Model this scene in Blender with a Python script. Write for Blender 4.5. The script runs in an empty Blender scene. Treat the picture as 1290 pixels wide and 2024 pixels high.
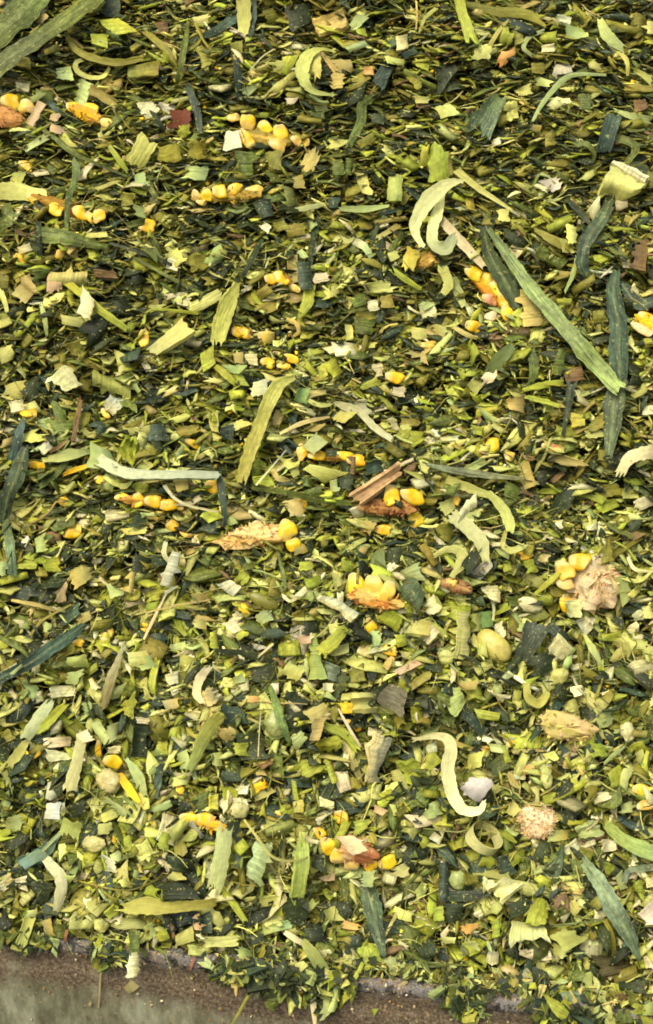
import bpy, math, random
import numpy as np
from mathutils import Vector

random.seed(7)
rng = np.random.default_rng(7)
scene = bpy.context.scene
R = math.radians

# ------------------------------------------------------------------ camera
W_PX, H_PX = 1290.0, 2024.0          # photograph size, used to read positions off it
MM = 0.001
PX = 0.00024                         # one photograph pixel on the heap, metres
DIST = 0.75
PITCH = R(25)                        # camera looks down by this much
SLOPE = R(36)                        # elevation of the heap face's normal
half_h = H_PX / 2 * PX
cam_data = bpy.data.cameras.new("camera")
cam_data.sensor_fit = 'VERTICAL'
cam_data.sensor_height = 24.0
cam_data.lens = 24.0 / 2 / (half_h / DIST)
cam_data.clip_start = 0.01
cam_data.clip_end = 50.0
cam = bpy.data.objects.new("camera", cam_data)
scene.collection.objects.link(cam)
VIEW = np.array([0.0, math.cos(PITCH), -math.sin(PITCH)])      # looking towards +y and down
RIGHT = np.array([1.0, 0.0, 0.0])
UPV = np.cross(RIGHT, VIEW)
ORIGIN = np.zeros(3)                  # heap centre
CAMP = ORIGIN - VIEW * DIST
cam.location = CAMP.tolist()
cam.rotation_euler = (math.pi / 2 - PITCH, 0, 0)
scene.camera = cam

# ------------------------------------------------------------------ light: bright overcast day
SUN_EL, SUN_AZ = R(56), R(215)        # azimuth clockwise from +y
world = bpy.data.worlds.new("World")
scene.world = world
world.use_nodes = True
wn = world.node_tree.nodes
wl = world.node_tree.links
bg = wn["Background"]
sky = wn.new("ShaderNodeTexSky")
sky.sky_type = 'NISHITA'
sky.sun_disc = False
sky.sun_elevation = SUN_EL
sky.sun_rotation = SUN_AZ
sky.air_density = 1.0
sky.dust_density = 7.0
sky.ozone_density = 0.3
wl.new(sky.outputs[0], bg.inputs[0])
bg.inputs[1].default_value = 0.15
sun_data = bpy.data.lights.new("sun", 'SUN')
sun_data.energy = 1.3
sun_data.angle = R(24)
sun_data.color = (1.0, 0.93, 0.80)
sun = bpy.data.objects.new("sun", sun_data)
scene.collection.objects.link(sun)
sdir = Vector((math.sin(SUN_AZ) * math.cos(SUN_EL), math.cos(SUN_AZ) * math.cos(SUN_EL), math.sin(SUN_EL)))
sun.rotation_euler = (-sdir).to_track_quat('-Z', 'Y').to_euler()
scene.view_settings.view_transform = 'Standard'
scene.view_settings.look = 'None'
scene.view_settings.gamma = 1.0
scene.view_settings.use_curve_mapping = False
scene.view_settings.exposure = 0.48
scene.render.engine = 'CYCLES'
scene.cycles.max_bounces = 6
scene.cycles.diffuse_bounces = 3
scene.cycles.glossy_bounces = 2
scene.cycles.transmission_bounces = 3
scene.cycles.use_denoising = True
scene.cycles.filter_width = 1.8

# ------------------------------------------------------------------ heap face geometry
NRM = np.array([0.0, -math.cos(SLOPE), math.sin(SLOPE)])        # out of the heap, to the camera
VUP = np.array([0.0, math.sin(SLOPE), math.cos(SLOPE)])         # up the slope
WUP = np.array([0.0, 0.0, 1.0])
_ph = rng.uniform(0, 6.28, (9, 2))
def disp(u, v):
    """lumps of the heap face, metres along the normal"""
    u = np.asarray(u, float); v = np.asarray(v, float)
    d = 7.0 * np.sin(u * 23 + _ph[0, 0]) * np.sin(v * 19 + _ph[0, 1])
    d = d + 4.0 * np.sin(u * 41 + v * 22 + _ph[1, 0]) * np.sin(v * 57 + _ph[1, 1])
    d = d + 3.2 * np.sin(v * 118 + 1.6 * np.sin(u * 27 + _ph[2, 0]) + _ph[2, 1])
    d = d + 2.0 * np.sin(u * 160 + _ph[3, 0]) * np.sin(v * 190 + _ph[3, 1])
    return d * MM
def ray(px, py):
    d = VIEW * DIST + RIGHT * ((px - W_PX / 2) * PX) + UPV * (-(py - H_PX / 2) * PX)
    return d / np.linalg.norm(d)
def hit_plane(px, py, p, n):
    d = ray(px, py)
    t = np.dot(p - CAMP, n) / np.dot(d, n)
    return CAMP + d * t
def heap_uv(p):
    return float(np.dot(p - ORIGIN, RIGHT)), float(np.dot(p - ORIGIN, VUP))
def surf(u, v, lift=0.0):
    return ORIGIN + RIGHT * u + VUP * v + NRM * (float(disp(u, v)) + lift)
def on_heap(px, py, lift=0.0):
    p = hit_plane(px, py, ORIGIN, NRM)
    for _ in range(2):
        u, v = heap_uv(p)
        p = hit_plane(px, py, ORIGIN + NRM * (float(disp(u, v)) + lift), NRM)
    return p
def project(P):
    q = np.atleast_2d(P) - CAMP
    z = q @ VIEW
    return np.stack([W_PX / 2 + (q @ RIGHT) / z * DIST / PX, H_PX / 2 - (q @ UPV) / z * DIST / PX], 1)
def rim_y(px):
    return 1838 + (px / 1290.0) * 172

# ------------------------------------------------------------------ colours (albedo, from sRGB)
def lin(c, g=1.0):
    o = []
    for x in c:
        x = x / 255.0
        o.append((x / 12.92 if x <= 0.04045 else ((x + 0.055) / 1.055) ** 2.4) * g)
    return np.array(o)
ALB = 0.92
#      sRGB, word, kind of flat piece, kind of strip
PAL = {
    'P': ((200, 203, 110), 'pale lime', 'husk', 'husk'), 'C': ((218, 214, 154), 'cream', 'stalk', 'husk'),
    'W': ((218, 212, 158), 'whitish', 'husk', 'husk'),   'L': ((166, 175, 60), 'lime', 'stalk', 'stem'),
    'O': ((138, 134, 54), 'olive', 'stalk', 'stem'),     'M': ((174, 190, 114), 'mint', 'husk', 'husk'),
    'G': ((96, 108, 48), 'green', 'leaf', 'leaf'),       'D': ((54, 64, 38), 'dark green', 'leaf', 'leaf'),
    'B': ((60, 76, 60), 'blue-green', 'leaf', 'leaf'),   'T': ((186, 172, 98), 'tan', 'husk', 'stem'),
    'N': ((128, 106, 72), 'brown', 'bark', 'bark'),       'K': ((198, 172, 122), 'pinkish', 'husk', 'husk'),
    'R': ((104, 62, 40), 'red brown', 'husk', 'husk'),   'Y': ((242, 198, 46), 'yellow', 'husk', 'husk'),
    'A': ((224, 178, 100), 'orange', 'husk', 'husk'),
}
def tint(col, j=0.10):
    c = lin(col, ALB) * math.exp(random.gauss(0, j))
    return c * np.array([math.exp(random.gauss(0, .05)), 1, (.84 + .17 * min(1, c[1] / .55)) * math.exp(random.gauss(0, .09))])
def graded(rgb, S, j=0.10, amt=.22):
    """one piece's own colour, drifting from its rind end to its pith end (S = 0..1 per vertex)"""
    b = tint(rgb, j)
    g = random.gauss(0, amt); h = random.gauss(0, .12)
    S = np.asarray(S)[:, None] - .5
    return np.clip(b * np.exp(S * g * 2) * np.exp(S * h * np.array([[1.0, .2, -1.6]])), 0.003, .95)

# ------------------------------------------------------------------ materials
def new_mat(name):
    m = bpy.data.materials.new(name); m.use_nodes = True
    nt = m.node_tree
    return m, nt, nt.nodes["Principled BSDF"], nt.nodes["Material Output"]
def plant_mat(name, fibre=900.0, ridge=0.25, rough=0.5, spec=0.4, trans=0.0, speck=0.25, lo=0.62, hi=1.25, stain=0.35, spsc=1500):
    m, nt, b, out = new_mat(name)
    N, L = nt.nodes, nt.links
    at = N.new("ShaderNodeAttribute"); at.attribute_name = "tint"
    uv = N.new("ShaderNodeUVMap"); uv.uv_map = "fibre"
    mp = N.new("ShaderNodeMapping"); mp.inputs['Scale'].default_value = (fibre * 0.06, fibre, 1)
    L.new(uv.outputs[0], mp.inputs[0])
    n1 = N.new("ShaderNodeTexNoise"); n1.inputs['Scale'].default_value = 1.0; n1.inputs['Detail'].default_value = 3
    L.new(mp.outputs[0], n1.inputs[0])
    r1 = N.new("ShaderNodeMapRange"); r1.inputs[1].default_value = .3; r1.inputs[2].default_value = .7
    r1.inputs[3].default_value = lo; r1.inputs[4].default_value = hi
    L.new(n1.outputs[0], r1.inputs[0])
    geo = N.new("ShaderNodeNewGeometry")
    n2 = N.new("ShaderNodeTexNoise"); n2.inputs['Scale'].default_value = 420; n2.inputs['Detail'].default_value = 4
    L.new(geo.outputs[0], n2.inputs[0])
    r2 = N.new("ShaderNodeMapRange"); r2.inputs[1].default_value = .35; r2.inputs[2].default_value = .7
    r2.inputs[3].default_value = 1 + stain * .35; r2.inputs[4].default_value = 1 - stain
    L.new(n2.outputs[0], r2.inputs[0])
    mul = N.new("ShaderNodeMath"); mul.operation = 'MULTIPLY'
    L.new(r1.outputs[0], mul.inputs[0]); L.new(r2.outputs[0], mul.inputs[1])
    vm = N.new("ShaderNodeVectorMath"); vm.operation = 'SCALE'
    L.new(at.outputs['Color'], vm.inputs[0]); L.new(mul.outputs[0], vm.inputs['Scale'])
    # pale crumbs and pollen stuck to the surface
    n3 = N.new("ShaderNodeTexNoise"); n3.inputs['Scale'].default_value = spsc; n3.inputs['Detail'].default_value = 2
    L.new(geo.outputs[0], n3.inputs[0])
    r3 = N.new("ShaderNodeMapRange"); r3.inputs[1].default_value = .63; r3.inputs[2].default_value = .69
    r3.inputs[3].default_value = 0; r3.inputs[4].default_value = speck
    L.new(n3.outputs[0], r3.inputs[0])
    mx = N.new("ShaderNodeMix"); mx.data_type = 'RGBA'
    L.new(r3.outputs[0], mx.inputs[0]); L.new(vm.outputs[0], mx.inputs[6])
    mx.inputs[7].default_value = (*lin((170, 168, 98)), 1)
    L.new(mx.outputs[2], b.inputs['Base Color'])
    b.inputs['Roughness'].default_value = rough
    b.inputs['Specular IOR Level'].default_value = spec
    bp = N.new("ShaderNodeBump"); bp.inputs['Strength'].default_value = ridge; bp.inputs['Distance'].default_value = 0.0006
    L.new(n1.outputs[0], bp.inputs['Height']); L.new(bp.outputs[0], b.inputs['Normal'])
    if trans > 0:
        tr = N.new("ShaderNodeBsdfTranslucent"); L.new(mx.outputs[2], tr.inputs[0])
        ms = N.new("ShaderNodeMixShader"); ms.inputs[0].default_value = trans
        L.new(b.outputs[0], ms.inputs[1]); L.new(tr.outputs[0], ms.inputs[2]); L.new(ms.outputs[0], out.inputs[0])
    return m
MAT = {
    'husk':  plant_mat("husk_fibre", 1900, .40, .62, .22, .20, .10, .84, 1.12, .16),
    'ridge': plant_mat("ridged_husk", 1100, .8, .65, .2, .12, .10, .62, 1.18, .16),
    'leaf':  plant_mat("maize_leaf", 1500, .6, .55, .28, .10, .6, .50, 1.6, .40, 700),
    'stalk': plant_mat("stalk_rind", 1100, .45, .6, .25, .06, .2, .66, 1.2, .34),
    'stem':  plant_mat("stem_fibre", 1600, .5, .6, .25, .05, .18, .68, 1.22, .25),
    'bark':  plant_mat("brown_bark", 1400, .9, .75, .2, 0, .12, .45, 1.35, .35),
    'pith':  plant_mat("rough_pith", 500, .9, .8, .15, .05, .25, .62, 1.25, .35),
    'kernel': plant_mat("maize_kernel", 300, .12, .38, .4, .05, .04, .86, 1.08, .22),
    'core':  plant_mat("cob_chaff", 700, .9, .75, .2, .15, .1, .80, 1.18, .18),
}

# ------------------------------------------------------------------ mesh helpers
col = scene.collection
def make_mesh(name, verts, faces, uv=None, color=(.5, .5, .5), vcol=None, smooth=True, sharp=50):
    me = bpy.data.meshes.new(name)
    verts = np.asarray(verts, float)
    me.from_pydata(verts.tolist(), [], faces)
    n = len(verts)
    ca = me.color_attributes.new("tint", 'FLOAT_COLOR', 'POINT')
    arr = np.ones((n, 4), np.float32)
    arr[:, :3] = vcol if vcol is not None else np.asarray(color)
    ca.data.foreach_set("color", arr.ravel())
    ul = me.uv_layers.new(name="fibre")
    if uv is not None:
        li = np.empty(len(me.loops), np.int32); me.loops.foreach_get("vertex_index", li)
        ul.data.foreach_set("uv", np.asarray(uv, np.float32)[li].ravel())
    if smooth:
        me.shade_smooth()
        me.set_sharp_from_angle(angle=R(sharp))
    return me
def link(name, me, mat, loc=(0, 0, 0), parent=None):
    me.materials.clear(); me.materials.append(mat)
    o = bpy.data.objects.new(name, me)
    o.location = [float(x) for x in loc]
    col.objects.link(o)
    if parent is not None:
        o.parent = parent
    return o
def shell(P, thick, nrm=None, fray=0.0):
    """closed shell from a grid of points P[i][j]; returns verts, faces, uv (metres along / across)"""
    n, m = P.shape[0], P.shape[1]
    du = np.gradient(P, axis=0); dv = np.gradient(P, axis=1)
    nn = np.cross(du, dv); ln = np.linalg.norm(nn, axis=2, keepdims=True); nn = nn / np.maximum(ln, 1e-12)
    if nrm is not None:
        s = np.sign((nn @ nrm).mean()) or 1.0
        nn = nn * s
    top = P.reshape(-1, 3); bot = (P - nn * thick).reshape(-1, 3)
    V = np.vstack([top, bot]); k = n * m
    F = []
    for i in range(n - 1):
        for j in range(m - 1):
            a, b, c, d = i * m + j, (i + 1) * m + j, (i + 1) * m + j + 1, i * m + j + 1
            F.append((a, b, c, d)); F.append((k + d, k + c, k + b, k + a))
    for i in range(n - 1):
        a, b = i * m, (i + 1) * m
        F.append((b, a, k + a, k + b))
        a, b = i * m + m - 1, (i + 1) * m + m - 1
        F.append((a, b, k + b, k + a))
    for j in range(m - 1):
        a, b = j, j + 1
        F.append((a, b, k + b, k + a))
        a, b = (n - 1) * m + j, (n - 1) * m + j + 1
        F.append((b, a, k + a, k + b))
    su = np.linalg.norm(np.diff(P.mean(1), axis=0), axis=1); su = np.concatenate([[0], np.cumsum(su)])
    sv = np.linalg.norm(np.diff(P.mean(0), axis=0), axis=1); sv = np.concatenate([[0], np.cumsum(sv)])
    off = random.random() * 5
    U, Vv = np.meshgrid(su + off, sv + off, indexing='ij')
    uv = np.stack([U, Vv], 2).reshape(-1, 2)
    uv = np.vstack([uv, uv])
    if fray > 0:      # torn fibres standing out of the two ends
        tips = []; tuv = []
        for row, nxt in ((0, 1), (n - 1, n - 2)):
            for j in range(m - 1):
                if random.random() < .35:
                    a, b = row * m + j, row * m + j + 1
                    d = (P[row, j] + P[row, j + 1] - P[nxt, j] - P[nxt, j + 1]) * .5
                    d = d / max(np.linalg.norm(d), 1e-9)
                    w = np.linalg.norm(P[row, j] - P[row, j + 1])
                    tip = (P[row, j] + P[row, j + 1]) * .5 + d * w * random.uniform(.4, 2.2) * fray + rng.normal(0, .25 * w, 3)
                    F.append((a, b, len(V) + len(tips)) if row else (b, a, len(V) + len(tips)))
                    tips.append(tip); tuv.append((uv[a] + uv[b]) / 2)
        if tips:
            V = np.vstack([V, np.array(tips)]); uv = np.vstack([uv, np.array(tuv)])
    return V, F, uv
def along(uv):
    u = uv[:, 0]
    return (u - u.min()) / max(u.max() - u.min(), 1e-9)

# what the laid pieces cover, on a coarse grid of the heap face (so loose litter does not bury them)
GS = 4
cover = np.zeros((int(H_PX / GS) + 1, int(W_PX / GS) + 1), bool)
def poly_cells(pts):
    pts = np.asarray(pts, float) / GS
    x0, y0 = np.floor(pts.min(0)).astype(int); x1, y1 = np.ceil(pts.max(0)).astype(int)
    x0 = max(x0, 0); y0 = max(y0, 0); x1 = min(x1, cover.shape[1] - 1); y1 = min(y1, cover.shape[0] - 1)
    if x1 < x0 or y1 < y0:
        return None
    X, Y = np.meshgrid(np.arange(x0, x1 + 1) , np.arange(y0, y1 + 1))
    inside = np.zeros(X.shape, bool)
    n = len(pts)
    for i in range(n):
        ax, ay = pts[i]; bx, by = pts[(i + 1) % n]
        c = ((ay > Y) != (by > Y)) & (X < (bx - ax) * (Y - ay) / (by - ay + 1e-9) + ax)
        inside ^= c
    return x0, y0, x1, y1, inside
def mark(pts):
    r = poly_cells(pts)
    if r:
        x0, y0, x1, y1, m = r
        cover[y0:y1 + 1, x0:x1 + 1] |= m
def covered(pts):
    r = poly_cells(pts)
    if not r:
        return 0.0
    x0, y0, x1, y1, m = r
    s = m.sum()
    return float((cover[y0:y1 + 1, x0:x1 + 1] & m).sum() / s) if s else 0.0

THINGS = []      # dicts: obj, kind, word, px, label, mark
def register(o, kind, word, px, size, label=None, lm=None, cat=None):
    THINGS.append(dict(o=o, kind=kind, word=word, px=px, size=size, label=label, lm=lm, cat=cat))

def tilted(n, deg):
    a = random.uniform(0, 2 * math.pi)
    t = math.tan(R(random.uniform(.2, 1) * deg))
    v = n + (RIGHT * math.cos(a) + UPV * math.sin(a)) * t
    return v / np.linalg.norm(v)

NAMES = {'husk': 'husk_scrap', 'leaf': 'leaf_scrap', 'stalk': 'stalk_chip', 'bark': 'bark_splinter', 'pith': 'pith_lump',
         'kernel': 'corn_kernel', 'husk_s': 'husk_strip', 'leaf_s': 'leaf_strip', 'stem_s': 'stem_piece', 'bark_s': 'twig'}
NOUN = {'husk': 'husk scrap', 'leaf': 'leaf scrap', 'stalk': 'stalk chip', 'bark': 'bark splinter', 'pith': 'pith lump',
        'kernel': 'kernel', 'husk_s': 'husk strip', 'leaf_s': 'leaf strip', 'stem_s': 'stem piece', 'bark_s': 'twig'}
CATS = {'husk': 'husk', 'leaf': 'leaf', 'stalk': 'stalk chip', 'bark': 'bark', 'pith': 'pith', 'kernel': 'kernel',
        'husk_s': 'husk', 'leaf_s': 'leaf', 'stem_s': 'stem', 'bark_s': 'twig'}

def lay_patch(c4, rgb, kind, lift=2.5, arch=.16, thick=None, ridged=0, tilt=32, doc=True):
    """a flat cut piece whose four corners are read off the photograph, lying tilted on the heap"""
    if len(c4) == 3:
        c4 = c4 + [c4[2]]
    c4 = np.array(c4, float)
    cx, cy = c4.mean(0)
    L = (np.linalg.norm(c4[1] - c4[0]) + np.linalg.norm(c4[2] - c4[3])) / 2
    Wd = (np.linalg.norm(c4[3] - c4[0]) + np.linalg.norm(c4[2] - c4[1])) / 2
    size = math.sqrt(max(L * Wd, 1)) * PX
    n = tilted(NRM * .65 - VIEW * .35, min(tilt, 12 + 26 * 20 / max(math.sqrt(L * Wd), 12)))
    c0 = on_heap(cx, cy, lift * MM)
    nu, nv = (7, 6) if L * Wd > 500 else (5, 4)
    if ridged == 2:
        nu, nv = 13, 7
    s = np.linspace(0, 1, nu); t = np.linspace(0, 1, nv)
    # ragged cut ends, slightly wavy sides
    rag = random.choice((.05, .08, .08, .14))
    mn = min(L, Wd)
    e0 = rng.normal(0, rag, nv) * mn / L * 1.6; e1 = rng.normal(0, rag, nv) * mn / L * 1.6
    f0 = rng.normal(0, rag * .6, nu) * mn / Wd; f1 = rng.normal(0, rag * .6, nu) * mn / Wd
    P = np.zeros((nu, nv, 3))
    bend = arch * random.choice((1, 1, 1, -1)) * size * random.uniform(.5, 1.3)
    cup = arch * random.choice((1, -1)) * size * random.uniform(.2, .9)
    tw = random.uniform(-.12, .12) * size
    wob = rng.normal(0, .02 * size, (nu, nv))
    for i in range(nu):
        for j in range(nv):
            a, b = s[i], t[j]
            a2 = a + (e0[j] * (1 - a) + e1[j] * a) * .5
            b2 = b + (f0[i] * (1 - b) + f1[i] * b) * .6
            q = (c4[0] * (1 - a2) + c4[1] * a2) * (1 - b2) + (c4[3] * (1 - a2) + c4[2] * a2) * b2
            p = hit_plane(q[0], q[1], c0, n)
            h = bend * (.5 - (2 * a - 1) ** 2) + cup * (.5 - (2 * b - 1) ** 2) + tw * (2 * a - 1) * (2 * b - 1) + wob[i, j]
            if ridged == 2:
                h += .03 * size * math.sin(a * math.pi * 12)
            P[i, j] = p - ray(q[0], q[1]) * h
    if thick is None:
        thick = {'husk': .35, 'leaf': .28, 'stalk': 1.1, 'bark': 1.5, 'pith': 2.2}.get(kind, .5)
    V, F, uv = shell(P - c0, thick * MM, NRM, fray=random.choice((0, .6, 1.0)) if kind in ('husk', 'leaf', 'bark') else random.choice((0, 0, .4)))
    if kind == 'pith':
        V = V + rng.normal(0, .10 * size, V.shape) * .45
    me = make_mesh(NAMES[kind], V, F, uv, vcol=graded(rgb, along(uv)))
    mat = MAT['ridge'] if ridged and kind != 'leaf' else MAT[kind]
    o = link(NAMES[kind], me, mat, c0)
    if doc:
        mark(c4)
    return o, (cx, cy), size

def catmull(pts, per=4):
    P = np.array(pts, float)
    if len(P) == 2:
        P = np.vstack([P[0], (P[0] + P[1]) / 2, P[1]])
    Q = np.vstack([2 * P[0] - P[1], P, 2 * P[-1] - P[-2]])
    out = []
    for k in range(1, len(Q) - 2):
        for q in range(per):
            t = q / per
            a, b, c, d = Q[k - 1], Q[k], Q[k + 1], Q[k + 2]
            out.append(.5 * ((2 * b) + (c - a) * t + (2 * a - 5 * b + 4 * c - d) * t * t + (3 * b - a - 3 * c + d) * t ** 3))
    out.append(P[-1])
    return np.array(out)

def strip_mesh(pts, rgb, kind, lift=3.0, thick=None, bow=None, curl=.07, twist=30, midrib=False, per=6):
    C = catmull(pts, per)
    n = len(C)
    C[:, 2] = np.maximum(C[:, 2], 1.5)
    for q, f in ((0, .8), (-1, .8)):
        C[q, 2] = max(C[q, 2], .42 * C[:, 2].max() if kind == 'husk' else 0)
    if kind == 'leaf': C[:, 2] *= .9
    c0 = on_heap(C[n // 2, 0], C[n // 2, 1], lift * MM)
    wmax = C[:, 2].max()
    T = np.gradient(C[:, :2], axis=0); T /= np.maximum(np.linalg.norm(T, axis=1, keepdims=True), 1e-6)
    A = np.stack([-T[:, 1], T[:, 0]], 1)
    length = np.linalg.norm(np.diff(C[:, :2], axis=0), axis=1).sum()
    nv = 3 if wmax < 9 else (5 if wmax < 24 else 7)
    th0 = random.uniform(-twist, twist); th1 = random.uniform(-twist, twist)
    if bow is None:
        bow = min(length * PX * .06, 4 * MM)
    P = np.zeros((n, nv, 3)); flat = []
    # the strip's own smooth support line over the lumpy heap
    tear = rng.normal(0, .22, (2, nv))
    base = np.array([np.dot(on_heap(x, y, 0) - CAMP, VIEW) for x, y, _ in C])
    k = np.linspace(0, 1, n)
    fit = np.polyval(np.polyfit(k, base, min(2, n - 1)), k)
    base = np.minimum(fit, base + 2 * MM)
    edge = (rng.normal(0, .085, (n, 2)) - .03 if kind == 'leaf' else rng.normal(0, .07, (n, 2))); dents = rng.normal(0, .03, (n, nv))
    sgn = random.choice((1, -1))
    tt = np.linspace(-1, 1, nv)
    for i in range(n):
        x, y, w = C[i]
        a = k[i]
        th = R(th0 * (1 - a) + th1 * a)
        depth = base[i] - lift * MM - bow * math.sin(math.pi * a) + (1.2 * MM if 0 else 0)
        for j in range(nv):
            t = tt[j]
            e = edge[i, 0] if t < 0 else edge[i, 1]
            qx = x + A[i, 0] * w * .5 * t * (1 + e); qy = y + A[i, 1] * w * .5 * t * (1 + e)
            if i in (0, n - 1):
                e = tear[0 if i == 0 else 1, j] * w
                qx += T[i, 0] * e; qy += T[i, 1] * e
            d = ray(qx, qy)
            z = depth + math.tan(th) * t * w * .5 * PX + sgn * (curl if kind != 'leaf' else .035) * w * PX * (t * t - .4)
            z += dents[i, j] * min(w, 20) * PX
            if midrib:
                z -= .03 * w * PX * max(0, 1 - abs(t) * 3)
            P[i, j] = CAMP + d * (z / np.dot(d, VIEW))
    if thick is None:
        thick = {'husk': .26, 'leaf': .16, 'stem': min(wmax * .24 * .5, 1.6), 'bark': 1.5}.get(kind, .3)
    V, F, uv = shell(P - c0, thick * MM, NRM, fray=1.0)
    ew = .22 if kind == 'leaf' else .44
    poly = np.vstack([C[:, :2] + A * C[:, 2:3] * ew, (C[:, :2] - A * C[:, 2:3] * ew)[::-1]])
    S = along(uv)
    return V, F, uv, c0, poly, C[n // 2, :2], math.sqrt(length * wmax) * PX, S
def lay_strip(pts, rgb, kind, name=None, parent=None, **kw):
    V, F, uv, c0, poly, mid, size, S = strip_mesh(pts, rgb, kind, **kw)
    nm = name or NAMES[kind + '_s']
    vc = graded(rgb, S, .06)
    if kind == 'leaf':       # bruised and paler stretches along the blade
        ph = rng.uniform(0, 6.28, 3)
        vc = vc * np.exp(.22 * np.sin(S * 9 + ph[0]) + .16 * np.sin(S * 23 + uv[:, 1] * 900 + ph[1]))[:, None]
    if kind == 'leaf' and kw.get('midrib'):      # the pale midrib is the leaf's own colour
        v = uv[:, 1] - uv[:, 1].min(); v = v / max(v.max(), 1e-9)
        rib = np.exp(-((v - .5) / .09) ** 2)[:, None]
        vc = vc * (1 - .28 * rib) + lin((160, 172, 110)) * .28 * rib
    me = make_mesh(nm, V, F, uv, vcol=vc)
    loc = c0 if parent is None else c0 - np.array(parent.location)
    o = link(nm, me, MAT[kind], loc, parent)
    mark(poly)
    return o, tuple(mid), size

# ------------------------------------------------------------------ kernels and cobs
def kernel_mesh(name, l, w, rgb, tip=True, seg=16, rings=12, flat=.38, jitter=.05):
    """tooth-shaped kernel: broad dented crown, narrowing to a pale tip; long axis = local x"""
    V = []; vc = []
    base = tint(rgb, .07); pale = lin((226, 206, 140), ALB)
    dent = random.uniform(.05, .16)
    for i in range(rings + 1):
        a = math.pi * i / rings
        x = -math.cos(a)
        r = math.sin(a) ** .50
        taper = 1 - .30 * max(0, -x) - .03 * max(0, x)
        for j in range(seg):
            b = 2 * math.pi * j / seg
            cb, sb = math.cos(b), math.sin(b)
            y = r * taper * math.copysign(abs(cb) ** .7, cb)
            z = r * taper * flat * math.copysign(abs(sb) ** .75, sb)
            xx = x - (dent * math.exp(-((y * y + z * z * 2) * 6)) if x > .6 else 0)
            V.append((xx * l / 2, y * w / 2, z * w / 2))
            f = max(0.0, min(1.0, (-x - .25) * 1.3)) if tip else 0
            vc.append(base * (1 - f) + pale * f)
    V = np.array(V); V += rng.normal(0, jitter * w * .06, V.shape)
    V += np.sin(V[:, [1, 2, 0]] * (7 / w) + rng.uniform(0, 6, 3)) * .06 * w
    V[:, 0] += V[:, 1] * random.uniform(-.25, .25)
    V[:, 1] += .12 * V[:, 0] ** 2 / (l / 2) * random.uniform(-1, 1)
    vc = np.array(vc)
    if random.random() < .4:          # sliced by the chopper: a pale starchy cut face
        nrm = np.array([random.uniform(.3, 1), random.uniform(-.6, .6), random.uniform(.1, .9)]); nrm /= np.linalg.norm(nrm)
        h = V @ nrm; cut = h.max() * random.uniform(.35, .7)
        m = h > cut
        V[m] -= np.outer(h[m] - cut, nrm) * .94
        vc[m] = pale * .5 + base * .5
    F = []
    for i in range(rings):
        for j in range(seg):
            a, b = i * seg + j, i * seg + (j + 1) % seg
            F.append((a, b, b + seg, a + seg))
    uv = V[:, :2] + random.random()
    return make_mesh(name, V, F, uv, vcol=vc, sharp=60)
def kernel_at(px, py, l, w, ang, rgb, lift, parent=None, name='corn_kernel', tiltd=25, flip=False):
    me = kernel_mesh(name, l * PX * .98, w * PX * .98, rgb)
    c0 = on_heap(px, py, lift * MM)
    n = tilted(NRM * .5 - VIEW * .5, tiltd)
    a = R(ang)
    x = RIGHT * math.cos(a) - UPV * math.sin(a)      # photograph y runs down
    if flip:
        x = -x
    x = x - n * np.dot(x, n); x /= np.linalg.norm(x)
    y = np.cross(n, x)
    M = np.stack([x, y, n], 1)
    co = np.empty(len(me.vertices) * 3); me.vertices.foreach_get("co", co)
    me.vertices.foreach_set("co", (co.reshape(-1, 3) @ M.T).ravel())
    me.update()
    loc = c0 if parent is None else c0 - np.array(parent.location)
    o = link(name, me, MAT['kernel'], loc, parent)
    ca, sa = math.cos(a), math.sin(a)
    mark([(px + ca * l * .5 * p - sa * w * .5 * q, py + sa * l * .5 * p + ca * w * .5 * q) for p, q in ((-.7, -.4), (-.3, -.65), (.3, -.65), (.7, -.4), (.7, .4), (.3, .65), (-.3, .65), (-.7, .4))])
    return o
def lump_mesh(name, rx, ry, rz, rgb, rough=.16, seg=22, rings=14, rgb2=None, freq=3.0):
    V = []; vc = []
    ph = rng.uniform(0, 6.28, (8, 3)); k = rng.normal(0, freq, (8, 3))
    c1 = tint(rgb, .05); c2 = tint(rgb2, .05) if rgb2 else c1
    for i in range(rings + 1):
        a = math.pi * i / rings
        for j in range(seg):
            b = 2 * math.pi * j / seg
            d = np.array([math.sin(a) * math.cos(b), math.sin(a) * math.sin(b), math.cos(a)])
            h = sum(math.sin(np.dot(k[q], d) * 1.5 + ph[q, 0]) for q in range(8)) / 8
            r = 1 + rough * 1.9 * h + (random.gauss(0, rough * .45) if 0 < i < rings else 0)
            V.append(d * r * np.array([rx, ry, rz]))
            f = min(1, max(0, .5 + 1.2 * sum(math.sin(np.dot(k[q], d) + ph[q, 1]) for q in range(5)) / 5 + random.gauss(0, .15)))
            vc.append(c1 * (1 - f) + c2 * f)
    F = []
    for i in range(rings):
        for j in range(seg):
            a, b = i * seg + j, i * seg + (j + 1) % seg
            F.append((a, a + seg, b + seg, b))
    V = np.array(V)
    return make_mesh(name, V, F, V[:, :2] * 1.0, vcol=np.array(vc), sharp=70)
def frame_at(px, py, ang, n=None):
    n = (NRM * .5 - VIEW * .5) if n is None else n
    n = n / np.linalg.norm(n)
    a = R(ang)
    x = RIGHT * math.cos(a) - UPV * math.sin(a)
    x = x - n * np.dot(x, n); x /= np.linalg.norm(x)
    return np.stack([x, np.cross(n, x), n], 1)
def rot_mesh(me, M, off=(0, 0, 0)):
    co = np.empty(len(me.vertices) * 3); me.vertices.foreach_get("co", co)
    me.vertices.foreach_set("co", (co.reshape(-1, 3) @ M.T + np.asarray(off)).ravel()); me.update()
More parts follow.
